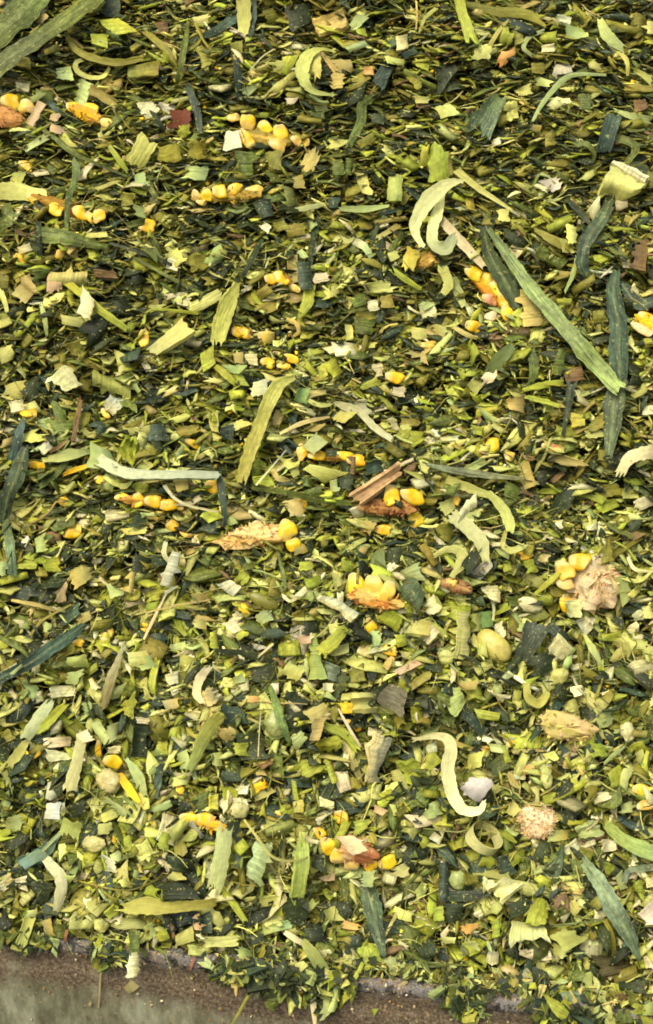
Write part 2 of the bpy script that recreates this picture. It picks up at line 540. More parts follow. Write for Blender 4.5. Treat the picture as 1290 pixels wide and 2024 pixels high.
def flakes_mesh(name, rx, ry, rz, count, rgbs, l=(.8, 2.2), inner=0.0):
    """papery chaff standing out of a cob core: many small bent flakes, one part"""
    Vs = []; Fs = []; vc = []; uvs = []
    for q in range(count):
        b = random.uniform(0, 6.283); z = random.uniform(-.1, 1)
        if inner and random.random() < .9:
            z = random.uniform(-.3, .5)
        r = math.sqrt(max(0, 1 - z * z))
        d = np.array([r * math.cos(b), r * math.sin(b), z])
        p = d * np.array([rx, ry, rz]) * .95
        L = random.uniform(*l) * MM * random.choice((.7, 1, 1.5)); w = L * random.uniform(.35, .7)
        t = np.cross(d, rng.normal(0, 1, 3)); t /= np.linalg.norm(t)
        up = d + rng.normal(0, .45, 3); up /= np.linalg.norm(up)
        s = np.cross(up, t)
        k = len(Vs)
        pts = [p - t * w * .5, p + t * w * .5, p + up * L * .6 + t * w * .45 + s * .15 * L, p + up * L * .6 - t * w * .45 + s * .15 * L, p + up * L + s * .4 * L]
        Vs += pts
        Fs += [(k, k + 1, k + 2, k + 3), (k + 3, k + 2, k + 4)]
        c = tint(random.choice(rgbs), .15)
        vc += [c] * 5
        uvs += [(x * .001, y * .001) for x, y in ((0, 0), (0, 1), (1, 1), (1, 0), (2, .5))]
    me = make_mesh(name, np.array(Vs), Fs, np.array(uvs), vcol=np.array(vc), smooth=False)
    return me
def cob(px, py, rx, ry, ang, rgb, rgb2, kernels, label, lm=None, lift=1.0, flakes=60, rgbs=None, depth=.6, name='cob_chunk', rough=.16, core=True, inner=0, fl=(.8, 2.2)):
    c0 = on_heap(px, py, lift * MM)
    e = bpy.data.objects.new(name, None); col.objects.link(e)
    e.location = c0.tolist(); e.empty_display_size = .005
    M = frame_at(px, py, ang)
    rz = min(rx, ry) * depth * PX
    if core:
        me = lump_mesh('cob_core', rx * PX, ry * PX, rz, rgb, rough, rgb2=rgb2)
        rot_mesh(me, M)
        link('cob_core', me, MAT['core'], (0, 0, 0), e)
        if flakes:
            fm = flakes_mesh('chaff', rx * PX, ry * PX, rz, flakes, rgbs or [rgb, rgb2], l=fl, inner=inner)
            rot_mesh(fm, M)
            f = link('chaff', fm, MAT['core'], (0, 0, 0), e)
            f['kind'] = 'stuff'
        ca, sa = math.cos(R(ang)), math.sin(R(ang))
        mark([(px + ca * rx * math.cos(t) - sa * ry * math.sin(t), py + sa * rx * math.cos(t) + ca * ry * math.sin(t)) for t in np.linspace(0, 6.28, 14)[:-1]])
    for kx, ky, kl, kw, ka, kc, kh in kernels:
        kernel_at(kx, ky, kl * 1.06, kw * 1.06, ka, kc, lift + kh * .34, e, 'kernel', 16)
    register(e, 'cob', '', (px, py), rx * PX, label, lm, 'corn cob')
    return e

# ------------------------------------------------------------------ the setting: heap body and steel wall
def heap_body():
    us = np.linspace(-.34, .34, 90); vs = np.linspace(-.27, .42, 100)
    V = []
    for v in vs:
        for u in us:
            p = surf(u, v, -17 * MM + random.uniform(-2, 2) * MM)
            q = np.dot(p - RMID, ROUT) + 9 * MM
            if q > 0: p = p - ROUT * q
            V.append(p)
    F = []
    for i in range(len(vs) - 1):
        for j in range(len(us) - 1):
            a = i * len(us) + j
            F.append((a, a + 1, a + len(us) + 1, a + len(us)))
    me = make_mesh("silage_heap", np.array(V), F, np.array(V)[:, :2], lin((70, 66, 34), .8))
    o = link("silage_heap", me, MAT['pith'])
    o['kind'] = 'structure'
    o['label'] = 'packed body of the chopped maize heap beneath the loose pieces'
def steel_mat(name, lip):
    m, nt, b, out = new_mat(name)
    N, L = nt.nodes, nt.links
    tc = N.new("ShaderNodeTexCoord")
    uvn = N.new("ShaderNodeUVMap"); uvn.uv_map = "fibre"
    sep = N.new("ShaderNodeSeparateXYZ"); L.new(uvn.outputs[0], sep.inputs[0])     # x along the wall, y metres below the lip
    def noise(scale, detail=6, rough=.6, sc=(1, 1, 1)):
        mp = N.new("ShaderNodeMapping"); mp.inputs['Scale'].default_value = sc
        L.new(tc.outputs['Object'], mp.inputs[0])
        n = N.new("ShaderNodeTexNoise"); n.inputs['Scale'].default_value = scale
        n.inputs['Detail'].default_value = detail; n.inputs['Roughness'].default_value = rough
        L.new(mp.outputs[0], n.inputs[0]); return n.outputs[0]
    def ramp(n, stops):
        r = N.new("ShaderNodeValToRGB"); L.new(n, r.inputs[0])
        el = r.color_ramp.elements
        while len(el) < len(stops): el.new(.5)
        for e, (p, c) in zip(el, stops): e.position = p; e.color = (*lin(c), 1)
        return r.outputs[0]
    def rng_(v, a, b_, c=0., d=1.):
        r = N.new("ShaderNodeMapRange"); L.new(v, r.inputs[0])
        for q, x in zip((1, 2, 3, 4), (a, b_, c, d)): r.inputs[q].default_value = x
        return r.outputs[0]
    def add(a, b_):
        x = N.new("ShaderNodeMath"); x.operation = 'ADD'; L.new(a, x.inputs[0]); L.new(b_, x.inputs[1]); return x.outputs[0]
    def mix(f, a, bb):
        x = N.new("ShaderNodeMix"); x.data_type = 'RGBA'
        L.new(f, x.inputs[0]); L.new(a, x.inputs[6]); L.new(bb, x.inputs[7]); return x.outputs[2]
    rust = ramp(noise(620, 8, .75), [(.36, (56, 47, 36)), (.47, (94, 82, 62)), (.55, (116, 104, 82)), (.67, (150, 140, 114))])
    grey = ramp(noise(90, 8, .7, (1, 1, .35)), [(.36, (86, 84, 62)), (.50, (120, 122, 94)), (.66, (158, 162, 134))])
    steel = ramp(noise(190, 8, .72), [(.38, (34, 30, 26)), (.46, (70, 66, 60)), (.52, (122, 124, 116)), (.58, (92, 78, 60)), (.66, (168, 158, 136))])
    # old grey paint survives lower down, more of it to the left
    f = add(add(rng_(sep.outputs[1], .020, .036, -.30, .16), rng_(sep.outputs[0], -.10, .10, .12, -.30)), noise(46, 8, .72, (1, 1, .7)))
    c = mix(rng_(f, .32, .66), rust, grey)
    # bare worn metal along the lip, fading raggedly into the rust
    g = add(rng_(sep.outputs[1], .002, .011, .26, -.32), noise(130, 7, .7))
    c = mix(rng_(g, .44, .66), c, steel)
    spk = N.new("ShaderNodeRGB"); spk.outputs[0].default_value = (*lin((190, 162, 112)), 1)
    c = mix(rng_(noise(640, 3, .6, (1, 1, .6)), .62, .68, 0, .5), c, spk.outputs[0])
    L.new(c, b.inputs['Base Color'])
    b.inputs['Roughness'].default_value = .6 if lip else .8
    b.inputs['Metallic'].default_value = 0
    b.inputs['Specular IOR Level'].default_value = .25
    bp = N.new("ShaderNodeBump"); bp.inputs['Strength'].default_value = .35; bp.inputs['Distance'].default_value = .001
    L.new(noise(420, 7, .75), bp.inputs['Height']); L.new(bp.outputs[0], b.inputs['Normal'])
    return m
RUST, LIP = steel_mat("rusty_steel", False), steel_mat("worn_steel_lip", True)
RA = on_heap(0, rim_y(0), 3 * MM); RB = on_heap(1290, rim_y(1290), 3 * MM)
# level out the lumps: straight edge through the two points on the mean face
RA = hit_plane(0, rim_y(0), ORIGIN + NRM * 5 * MM, NRM); RB = hit_plane(1290, rim_y(1290), ORIGIN + NRM * 5 * MM, NRM)
RDIR = (RB - RA) / np.linalg.norm(RB - RA)
RMID = (RA + RB) / 2
ROUT = np.cross(RDIR, WUP); ROUT /= np.linalg.norm(ROUT)      # horizontal, out of the wall
if np.dot(ROUT, -VIEW) < 0: ROUT = -ROUT
RDN = np.cross(RDIR, ROUT); RDN /= np.linalg.norm(RDN)
if RDN[2] > 0: RDN = -RDN
heap_body()
def steel_wall():
    e = bpy.data.objects.new("steel_wall", None); col.objects.link(e); e.location = RMID.tolist(); e.empty_display_size = .01
    xs = np.linspace(-.42, .42, 420)
    r = 2.6 * MM
    downs = [5.0, 6.2, 7.6, 9, 10.5, 12, 14, 17, 21, 26, 34, 45, 70, 110, 180, 320]
    prof_sheet = [(r * .2, 5.6 * MM)] + [(r + .5 * MM * math.sin(d * .4), d * MM) for d in downs]
    prof_lip = [(-r * 3.2, .05), (-r * 2.6, 4 * MM), (-r * 2.0, 1.2 * MM)] + [(r * math.cos(t) * (1.8 if math.cos(t) < 0 else 1.0), r * (1 - math.sin(t)) - .6 * MM) for t in np.linspace(math.pi * .92, 0, 9)] + [(r * 1.12, 3.4 * MM), (r * 1.16, 4.4 * MM), (r * 1.02, 5.3 * MM), (r * .3, 6 * MM)]
    k = rng.uniform(60, 700, 7); ph = rng.uniform(0, 6, 7)
    for nm, prof, mat in (("sheet", prof_sheet, RUST), ("lip", prof_lip, LIP)):
        V = []; uv = []
        for x in xs:
            wv = math.sin(x * 31) * .35 * MM + math.sin(x * 83 + 1) * .25 * MM + sum(math.sin(x * k[q] + ph[q]) for q in range(7)) * .10 * MM
            for o_, d_ in prof:
                g = random.gauss(0, .16) * MM if nm == 'lip' else random.gauss(0, .05) * MM
                V.append(RDIR * x + ROUT * (o_ + wv * .6 + g) + RDN * (d_ + wv + g * .6))
                uv.append((x, d_))
        F = []
        m = len(prof)
        for i in range(len(xs) - 1):
            for q in range(m - 1):
                a = i * m + q
                F.append((a, a + 1, a + m + 1, a + m))
        me = make_mesh(nm, np.array(V), F, np.array(uv), sharp=80)
        link(nm, me, mat, (0, 0, 0), e)
    e['label'] = 'rusty steel wall with a worn grey top lip below the chopped maize'
    e['category'] = 'steel wall'
steel_wall()

# ------------------------------------------------------------------ pieces read off the photograph
CATALOG = """
# top left
S G 205,-20,40 125,42,36 50,92,40 -25,145,46 l=16 ; long mossy green leaf blade crossing the upper left corner # the mossy corner blade
S G 90,-25,60 35,30,70 -30,85,70 l=12 ; broad frayed green leaf filling the extreme upper left corner
Q B 208,-8 240,-8 236,35 210,33
Q T 45,28 65,15 98,30 80,50 ; tan torn husk flake beside the mossy corner blade
Q L 193,40 235,36 272,62 225,70
Q L 180,66 213,70 211,96 180,86
Q O 252,97 270,82 282,86 262,100
S O 133,72,8 150,98,12 180,113,14 230,124,14 282,116,7 l=5 ; olive husk ribbon bowed like a hammock near the upper left # the hammock-shaped olive ribbon
S P 165,117,7 150,124,9 152,140,10 175,152,9 203,151,8 216,134,6
Q O 252,130 315,122 313,148 252,153 ; broad olive green half tube under the hammock-shaped olive ribbon
S G 372,38,4 366,80,13 355,140,13 346,180,5 l=7 ; upright bright green grass blade near the top # the upright grass blade
S B 475,26,22 430,58,20 372,82,5 l=4
S O 285,62,10 320,90,14 350,125,10
Q O 385,95 398,88 422,125 403,133
Q M 147,200 166,213 183,166 160,155 r l=5
Q T 180,165 232,200 228,213 175,186 r
Q K 75,198 90,206 65,250 52,243 l=7 ; pinkish folded scrap lying against the kernels at the left edge
Q K 100,225 118,223 115,240 96,236
Q K 100,245 127,252 120,266 98,258
Q M 42,292 85,265 98,275 52,300 ; pale mint husk blade lying below the pinkish scraps
K Y 52,326,36,20,30
S G 70,245,8 110,275,10 150,305,10 250,348,5
Q C 270,205 298,200 315,216 290,243
Q C 315,202 355,210 335,226 312,210
Q R 338,218 372,213 381,250 335,253 ; dark red brown husk cup near the upright grass blade # the dark red husk cup
Q L 352,248 375,245 375,268 355,275
Q P 245,318 278,262 311,285 281,337 r l=6 ; large pale cream green husk square tilted among dark chips, upper left # the big pale tilted square
S B 368,165,12 388,215,18 395,265,9
Q O 310,290 355,283 360,318 315,322 k=pith
Q O 370,285 400,280 400,315 372,315 k=pith
S L 215,288,8 232,312,11 252,340,7
Q M 367,328 411,328 408,356 365,352 r
Q N 305,45 330,40 332,65 308,66
Q O 118,50 150,45 165,60 130,70
Q O 30,110 60,115 62,135 35,130
Q O 85,100 115,85 118,100 88,108
Q M 110,135 140,130 145,160 112,155 r
Q G 68,175 104,178 102,205 70,200
Q C 30,160 58,170 55,182 33,178
Q L 322,105 335,112 333,125 320,122
Q P 355,12 395,5 400,15 360,20
Q P 378,35 410,28 412,45 390,50
# top middle
S P 480,-14,28 482,30,28 480,68,20 l=6 ; pale lime husk strip hanging at the top edge beside a dark leaf sliver # the pale strip at the top edge
S B 503,-8,9 501,35,12 495,71,9 l=7
Q O 520,22 540,15 552,38 530,48
Q D 558,10 622,6 612,45 575,64 l=4 ; large dark torn leaf plate touching the yellow stalk chunk near the top
Q Y 618,40 676,20 686,52 632,66 a=.3 c=214,196,104 k=stalk t=2 ; yellow cream stalk chunk with orange underside near the top # the yellow top chunk
Q M 690,48 705,27 728,36 702,60
Q L 702,52 722,55 727,72 705,67
Q M 680,92 720,80 730,90 690,104 ; small mint husk chip right of the pale C-shaped curl
Q C 782,72 805,68 806,95 784,99
Q B 795,105 820,92 823,105 800,117
Q L 430,60 462,65 455,85 440,88
Q O 455,85 478,80 480,105 460,108
S B 466,118,15 470,150,17 472,196,12
Q M 473,178 520,160 505,176 490,191
S W 495,137,3 518,112,3 541,97,3 l=6
S T 634,105,6 650,125,8 664,142,10 l=5
Q T 657,143 677,145 678,173 658,175 l=6 r
Q B 735,160 755,124 778,135 759,176 r ; ridged dark blue-green leaf square right of the pale C-shaped curl
S G 748,186,8 716,205,22 713,240,22 690,286,16 l=6 ; bent dark green leaf strip with a pale patch, upper middle # the bent patched leaf strip
Q D 730,225 760,223 758,246 735,241
Q O 705,280 735,262 743,278 715,294
Q G 463,298 498,300 500,346 470,348
Q T 588,337 608,296 634,305 620,342 r
Q O 530,300 558,298 556,336 530,334
Q G 655,316 678,314 680,346 657,346 r
Q G 683,312 696,312 694,346 683,346 r
S T 822,0,3 824,30,3 822,58,3
S P 828,64,3 840,36,8 862,16,7
Q P 545,120 570,118 568,135 548,138
Q L 545,138 560,112 590,108 570,150
Q T 660,118 690,118 700,140 675,150
Q A 718,132 736,132 738,148 720,148 k=stalk
Q P 820,190 848,192 846,204 822,204
Q C 565,195 590,192 582,205 568,207
Q G 612,205 645,208 640,235 612,228
Q P 760,110 800,118 798,130 765,125
Q L 820,115 850,120 845,140 822,130
Q O 800,150 815,135 835,170 825,178
# top right
S L 905,-16,20 912,20,20 922,50,21 931,82,22 l=8 ; bright lime husk strip hanging down from the top edge # the bright lime strip
S O 918,8,12 980,22,18 1040,28,20 1078,52,5 l=4 ; long brownish olive dead leaf lying along the top right
Q P 927,117 950,84 976,95 965,119 ; pale torn husk flake with a spiky tip below the bright lime strip
S P 963,98,8 985,62,8 1006,38,4
Q L 985,82 995,51 1016,68 1008,90
Q O 1010,60 1030,51 1036,82 1018,90
Q A 980,126 990,102 1030,94 1000,127 k=husk ; orange tan husk flake lying between the lime stubs at the top right
Q L 1066,65 1098,62 1101,86 1065,83 a=.5 t=2
S M 1075,60,8 1045,74,10 1035,95,9 1052,110,7
Q M 1117,46 1147,56 1162,72 1122,82
S M 1185,38,12 1200,70,24 1234,98,16 l=7 ; pale mint husk tongue near the upper right corner # the pale mint tongue
S P 1212,92,8 1238,120,10 1240,150,5 l=4
Q C 1070,90 1096,88 1095,102 1070,103
Q O 1245,25 1272,28 1276,70 1248,76 a=.4 t=2
Q P 1278,42 1298,42 1298,68 1279,66
Q O 1050,125 1075,124 1077,146 1052,145
Q C 1080,207 1100,190 1132,200 1100,216 ; cream yellow pith lens below a thin curved grey leaf, upper right
Q G 1143,185 1168,185 1170,216 1145,216
S M 1053,238,5 1075,200,9 1110,160,12 1140,147,9 1198,148,4 l=6 ; thin grey green leaf curved like a sickle, upper right # the sickle-shaped thin leaf
Q W 1092,150 1097,128 1125,125 1132,142
Q D 862,132 880,114 906,135 865,192 ; dark blue-green leaf plate left of the ragged grey leaf, upper right
Q M 932,232 975,184 1000,195 966,278 r c=105,125,85 k=leaf l=6 ; ragged grey green leaf flap with frayed ends, upper right # the ragged grey flap
Q P 995,208 1020,202 1026,232 1000,240 k=pith
Q B 1177,300 1198,224 1229,232 1206,302 l=7 ; straight dark blue-green leaf rectangle below the sickle-shaped thin leaf # the dark leaf rectangle
S G 1215,270,18 1256,290,18 1238,324,13
S M 1213,217,4 1250,230,14 1290,238,16
S G 1135,285,14 1160,285,13 1174,305,10 1168,327,6 l=4 ; small olive husk crescent ring left of the dark leaf rectangle
Q L 846,360 850,283 886,298 889,357 t=3 l=5 ; upright yellow lime stalk stub with a frayed top, upper right middle # the upright stalk stub
Q T 878,352 880,300 888,298 896,345 r
Q L 827,328 832,290 848,288 845,333
Q P 1080,318 1096,320 1100,334 1082,334
Q O 1230,160 1295,172 1290,182 1235,178
Q P 1240,130 1290,150 1288,170 1262,150
Q G 1165,60 1210,50 1235,62 1180,70
Q C 1100,30 1130,35 1125,48 1105,42
Q P 1060,150 1090,160 1080,172 1058,168
Q T 1050,245 1070,248 1068,260 1048,256
Q O 1075,260 1098,262 1100,285 1078,290
Q N 1250,200 1275,195 1280,215 1255,222
Q C 968,278 985,272 990,284 975,290
Q P 860,210 890,205 910,225 870,235
Q P 1015,180 1045,165 1050,185 1030,190
# second row left
S P -18,378,30 30,378,36 90,390,24 l=5 ; pale lime husk sleeve poking in from the left edge # the pale sleeve at the left edge
Q P 18,362 24,342 52,338 42,362
S G 152,318,20 146,360,14 133,400,12 131,462,9 l=9 ; thin dark green leaf dangling in front of yellow kernels at the left # the dangling dark leaf
S G 70,462,38 130,470,34 208,488,14 l=4 ; broad dark green husk lying below the dangling dark leaf
S D 76,438,13 76,470,13 78,508,11 l=7
Q C 35,488 58,480 63,495 40,502
K Y 40,510,36,26,0
K Y 118,503,20,22,0
K Y 290,446,36,32,0 ; single round yellow kernel in a husk cup, upper left middle # the single cupped kernel
Q P 92,562 100,537 173,538 169,562 r l=5 c=195,190,110 ; pale ridged husk plate with a pinkish left edge, left side
Q K 90,580 94,548 118,548 122,568 l=4
Q T 22,580 40,560 72,575 50,600
Q T 38,552 58,540 76,580 56,576
Q P 152,618 178,634 188,598 164,564 r l=8 c=208,212,145 ; small pale flag-shaped husk on a lime stem, left side # the pale flag
S L 125,553,13 160,580,16 200,615,16 252,652,12 l=5 ; lime green stem running diagonally under the pale flag
S G 262,508,6 330,545,8 402,582,8 l=3
S D 215,480,6 280,500,8 350,528,6 l=2
Q O 372,505 410,500 413,530 375,534 k=pith
Q P 365,605 430,571 440,590 385,620 r l=4 ; pale ridged husk slab beside the tapered lime strip # the pale ridged slab
Q C 352,577 378,578 372,606 350,600
Q P 288,692 360,628 383,655 310,702 l=6 t=2 c=205,203,110 ; large pale yellow husk slab next to a yellow kernel, left side # the big pale yellow slab
K Y 284,668,42,24,84
Q N 185,530 228,538 232,550 190,547
Q P -8,622 33,618 12,645 -8,648
S L 400,620,8 300,612,4 282,640,6
Q G 250,440 290,430 285,445 255,452
Q O 235,380 265,385 262,405 240,408
Q M 265,345 285,340 292,368 270,370
S G 290,362,10 305,385,12 315,402,8
Q M 260,400 285,412 290,430 272,428
Q G 0,410 20,400 30,440 0,460
Q P 330,500 350,490 365,515 345,530
Q C 330,510 352,515 350,535 328,530
Q P 155,462 210,458 212,468 160,472
Q P 120,622 165,630 160,648 122,640
Q O 0,540 18,545 15,570 0,570
S M 80,600,6 88,630,10 92,662,6
S P 0,570,10 10,600,9 15,622,6
Q P 290,605 322,600 320,625 300,638
Q G 95,375 135,365 140,380 100,385
# second row middle
Q B 497,395 535,392 541,425 515,432 ; dark blue-green leaf scrap with ragged corner below the kernel row, upper middle
Q G 558,365 580,374 586,406 568,409
Q B 648,392 670,388 669,411 648,411
S M 566,418,8 610,410,11 643,403,7
S M 672,412,10 720,413,14 768,407,5 l=4
Q T 580,350 598,345 604,372 582,372
Q P 765,396 768,344 796,345 794,399 a=.5 l=5 ; pale lime arched stalk rind left of the big pale curl # the arched pale rind
S B 803,370,14 838,398,16
Q O 790,402 800,380 812,385 800,405
Q P 700,340 725,345 737,386 715,382
Q T 735,435 800,427 806,436 740,443
Q T 745,466 785,440 792,449 752,472
Q C 697,467 723,480 718,494 693,482
Q M 722,478 738,505 730,512 716,492
Q C 745,440 765,432 768,445 750,450
S D 627,433,15 619,470,14 612,518,9 l=4
Q B 587,517 613,516 619,570 592,573 l=6 ; dark leaf rectangle on top of a bright lime tip, middle of upper half # the dark over lime leaf
S L 611,563,24 607,598,23 591,627,10 l=4 ; bright lime leaf tip hanging below a dark leaf rectangle
Q T 568,510 587,503 591,556 570,561
Q M 586,498 597,491 609,508 598,511 l=6
S D 517,473,9 495,515,14 478,548,9 l=5
Q W 622,540 645,538 649,555 622,559
Q O 503,580 525,562 539,575 515,593
Q O 510,605 540,590 551,610 520,623
Q P 720,563 765,551 776,576 725,581 r ; pale ridged husk lens lying flat, right of the upper middle
S L 773,531,11 800,551,12 832,572,8 l=4
S L 469,562,10 456,590,28 441,630,32 430,675,26 l=8 c=185,188,85 ; tapered lime yellow husk strip standing upright, left of the upper middle # the tapered lime strip
S D 470,550,12 465,600,10 458,645,5 l=9
S T 567,632,8 585,640,9 590,655,7 580,665,6 l=4
Q Y 792,527 803,488 830,500 816,536 k=husk c=196,184,76
Q A 828,505 850,498 847,521 830,521 k=husk
Q O 752,585 775,582 776,608 752,610
Q P 640,575 665,560 670,580 650,590
Q G 690,590 720,575 725,600 700,608
Q P 685,585 700,590 690,612 680,605
Q C 830,605 860,605 862,625 838,628
Q P 680,640 695,642 700,672 686,672
Q G 700,625 740,635 735,662 702,658
Q P 812,645 845,650 842,672 815,670
Q C 725,595 745,592 748,612 730,616
Q O 560,445 600,440 605,462 570,470
Q O 540,440 560,430 570,452 548,458
Q P 765,500 785,495 788,510 770,518
Q O 710,440 735,438 737,452 715,456
S O 492,560,8 515,545,9 520,535,6
# second row right
S W 863,422,14 890,455,18 922,490,20 957,528,11 l=5 c=222,212,152 ; cream white stalk splinter running diagonally right of the big pale curl # the white stalk splinter
Q P 1186,378 1208,320 1277,356 1262,386 a=.5 l=7 t=1.5 c=200,206,112 ; large pale lime cone-shaped husk near the right edge, upper part # the pale husk cone
Q C 1208,321 1214,316 1278,352 1274,360 l=9 t=2
Q O 1276,338 1298,338 1298,372 1274,372
Q W 1064,358 1098,350 1109,372 1090,380
Q W 1160,415 1184,386 1186,410 1172,440 l=4
S G 1207,392,20 1191,430,28 1160,475,31 1150,518,29 1160,548,15 l=8 c=72,88,66 ; dark hooked leaf strip below the pale husk cone # the dark hooked leaf
S M 1142,508,11 1131,545,9 1116,577,4 l=5
S D 1117,390,9 1145,418,14 1168,444,8 l=5
Q G 1054,506 1070,483 1122,516 1110,532
S O 1056,453,6 1090,473,18 1128,492,15
Q C 1006,491 1020,469 1042,490 1022,509
Q P 980,415 1005,412 1008,438 985,436
Q Y 920,390 935,390 938,416 922,412 k=stalk c=190,178,66
S P 903,338,14 950,375,12 1012,416,4 l=4
S G 966,453,10 1000,500,24 1050,570,32 1110,640,36 1165,705,40 1222,768,34 l=14 c=126,144,80 ; longest grey green leaf blade, running diagonally down the right side # the long diagonal blade
S G 1232,742,18 1215,790,46 1210,840,42 1203,898,16 l=11 c=78,95,64 ; wide dark green leaf end hanging below the long diagonal blade
S D 957,455,8 966,500,30 1000,560,42 1022,605,26 l=7 c=62,78,46 ; dark green leaf tucked behind the start of the long diagonal blade
Q T 1035,646 1078,641 1055,573 1028,570 r l=5 ; fan of tan ridged husk under the long diagonal blade
Q L 1005,620 1032,607 1039,641 1010,650
Q N 1258,474 1281,474 1276,536 1252,531 ; brown woody splinter standing near the right edge # the brown woody splinter
S B 1217,533,16 1212,580,34 1222,640,42 1222,700,42 1226,752,34 l=10 c=78,98,80 ; wide blue-green leaf blade standing upright near the right edge # the upright blue-green blade
S B 1228,560,20 1262,600,28 1298,592,20 l=5
S P 873,528,20 886,560,20 870,588,12
S M 895,550,14 906,580,18 917,607,10
Q C 1245,575 1255,560 1262,580 1250,590
Q P 1105,470 1125,475 1135,500 1112,498
Q P 1118,440 1140,450 1138,480 1122,482
Q C 1230,515 1243,515 1243,530 1230,528
Q T 1105,535 1140,538 1140,548 1106,548
Q O 1170,615 1195,612 1200,635 1172,638
Q L 1100,590 1130,590 1128,602 1102,600
Q P 860,640 878,645 878,665 860,664
S T 895,645,7 920,660,10 940,668,6
# third row left
Q C 95,747 128,721 162,760 130,774 t=3 l=6 ; bright cream pith block with a broken side, left part # the bright cream block
Q P 12,760 45,751 51,787 20,792
Q P -4,690 22,681 27,708 0,722
Q C 15,795 45,790 48,810 22,815
Q P 182,762 183,735 259,755 257,787 r l=4 ; pale ridged husk slab right of the bright cream block
Q O 130,682 166,670 155,706 140,700
Q P 225,690 255,705 258,730 235,735
Q C 202,800 215,783 252,795 226,817
K Y 208,817,28,13,55
Q Y 35,815 72,806 72,823 45,822 k=stalk
S N 160,787,8 152,830,8 146,870,7 l=8 ; thin brown twig standing upright in the left part # the upright brown twig
S N 98,894,5 116,884,6 134,869,5 l=4
S B 47,828,9 36,865,22 25,908,26 l=8 c=68,88,78 ; dark blue-green blade tip at the left edge # the dark blade at the left edge
S D 50,883,20 36,930,36 16,980,34 4,1035,22 l=9 c=74,88,66 ; flecked dark green blade running down the left edge
Q M 178,873 215,893 236,932 170,921 l=6 ; mint torn husk flag at the end of the pale blue-green stem
S M 196,908,24 240,932,22 300,938,17 360,937,17 432,939,14 l=9 c=200,208,164 t=1.2 ; long pale blue-green stem lying level, left of the middle # the pale level stem
S B 431,933,12 438,970,18 446,1038,9 l=8
Q M 207,937 230,940 221,974 210,966
Q L 240,886 250,868 270,880 266,914 r a=.5 t=2 l=4 ; rolled lime stalk curl above the pale level stem
Q B 297,840 328,835 326,871 290,871 r
Q O 345,847 395,838 390,855 355,862
S M 83,910,6 130,900,22 178,892,8
Q C 76,885 92,871 104,885 88,898
S C 325,960,8 345,985,6 378,1001,5 432,1012,4 l=6
Q T 343,948 372,944 373,966 350,973
Q L 265,955 293,955 285,973 270,977
Q P 232,956 262,950 251,966 238,967
S G 78,962,12 110,935,16 142,903,6
S Y 126,937,8 150,928,9 175,920,7
Q P 268,925 285,908 305,918 290,935
Q G 100,790 125,800 135,840 105,835
Q M 255,755 265,752 278,772 272,778
Q B 285,778 320,765 330,790 300,798
Q P 40,862 65,850 90,870 60,875
Q L 395,700 420,682 425,720 402,735
Q P 410,820 430,812 432,855 418,852
Q M 72,830 98,825 100,850 85,848
Q T 5,870 25,862 22,880 2,885
Q O 150,690 175,715 210,735 170,725
# third row middle
S L 580,746,10 548,764,26 526,810,26 506,860,26 490,905,25 477,948,19 l=9 c=180,185,92 ; long pale lime husk strip leaning left of the centre, folded over at its top # the long leaning strip
Q W 498,756 529,749 526,779 497,784 r l=5
Q M 590,766 613,768 606,799 583,793 l=4 c=135,165,95 ; flat mint green rectangle right of the folded top of the long leaning strip # the mint rectangle
Q L 637,720 660,707 678,735 658,747 t=2.5
Q L 626,726 639,718 648,741 632,750
Q C 483,699 508,699 509,723 488,719 r
Q T 460,698 480,696 482,720 462,716
S L 426,722,10 445,740,14 466,760,8
Q M 440,722 489,721 471,739 445,736
Q L 460,741 475,735 493,763 475,761
Q W 700,792 724,789 729,819 705,816 ; whitish husk square right of the twisted cream sliver
Q W 778,765 801,764 798,784 775,781 r
Q C 766,830 777,824 791,848 780,853
Q C 636,688 655,683 669,695 650,699
Q M 598,883 625,854 647,875 620,898 l=7 ; pale mint husk diamond sitting on the orange kernel row # the pale mint diamond
Q D 643,888 667,890 664,902 643,902 l=8
Q N 693,902 703,903 702,938 693,937 l=7
Q P 640,956 597,926 610,917 690,934 r l=5 ; broad pale lime husk flap below the orange kernel row near the centre # the broad pale flap
Q B 720,915 755,908 758,931 725,939 a=.5
Q N 690,981 790,919 794,936 712,997 t=2 l=9 c=196,158,116 ; tan brown fibrous bark splinter above two bright kernels, right of the centre # the brown bark splinter
S C 662,798,8 690,806,18 712,816,14 742,846,14 777,870,11 l=6 ; twisted cream husk sliver right of the centre # the twisted cream sliver
Q P 655,826 675,809 706,815 680,837 l=4
S T 553,857,5 600,835,9 652,824,4 l=4
S P 575,765,6 600,785,8 630,800,9 655,800,5
S G 498,963,10 570,975,14 640,990,16 694,996,9 l=6 ; dull green stem lying level, pointing at the brown bark splinter # the dull green level stem
Q D 668,946 700,934 692,969 668,963
Q M 652,950 665,947 669,970 655,973
S T 538,928,8 550,946,10 573,950,8
K P 582,930,32,18,80
Q P 454,838 475,829 497,838 470,849
Q B 434,846 460,839 463,870 440,869
Q T 533,836 545,811 561,820 551,844 r
S C 506,959,4 535,925,3 566,889,3 l=7
S B 553,870,6 565,885,9 580,905,6
Q T 565,990 590,984 602,1015 573,1022 l=4 ; pale tan husk scrap with dark dots left of the dull green stem's tip
Q G 600,940 615,945 620,965 600,960
Q C 575,800 615,808 625,820 590,812
Q O 790,820 825,815 830,840 795,845
Q P 790,840 815,838 812,850 795,852
Q L 705,765 745,745 755,760 720,770
Q C 735,720 755,718 758,742 740,745
Q L 500,945 530,938 545,965 505,955
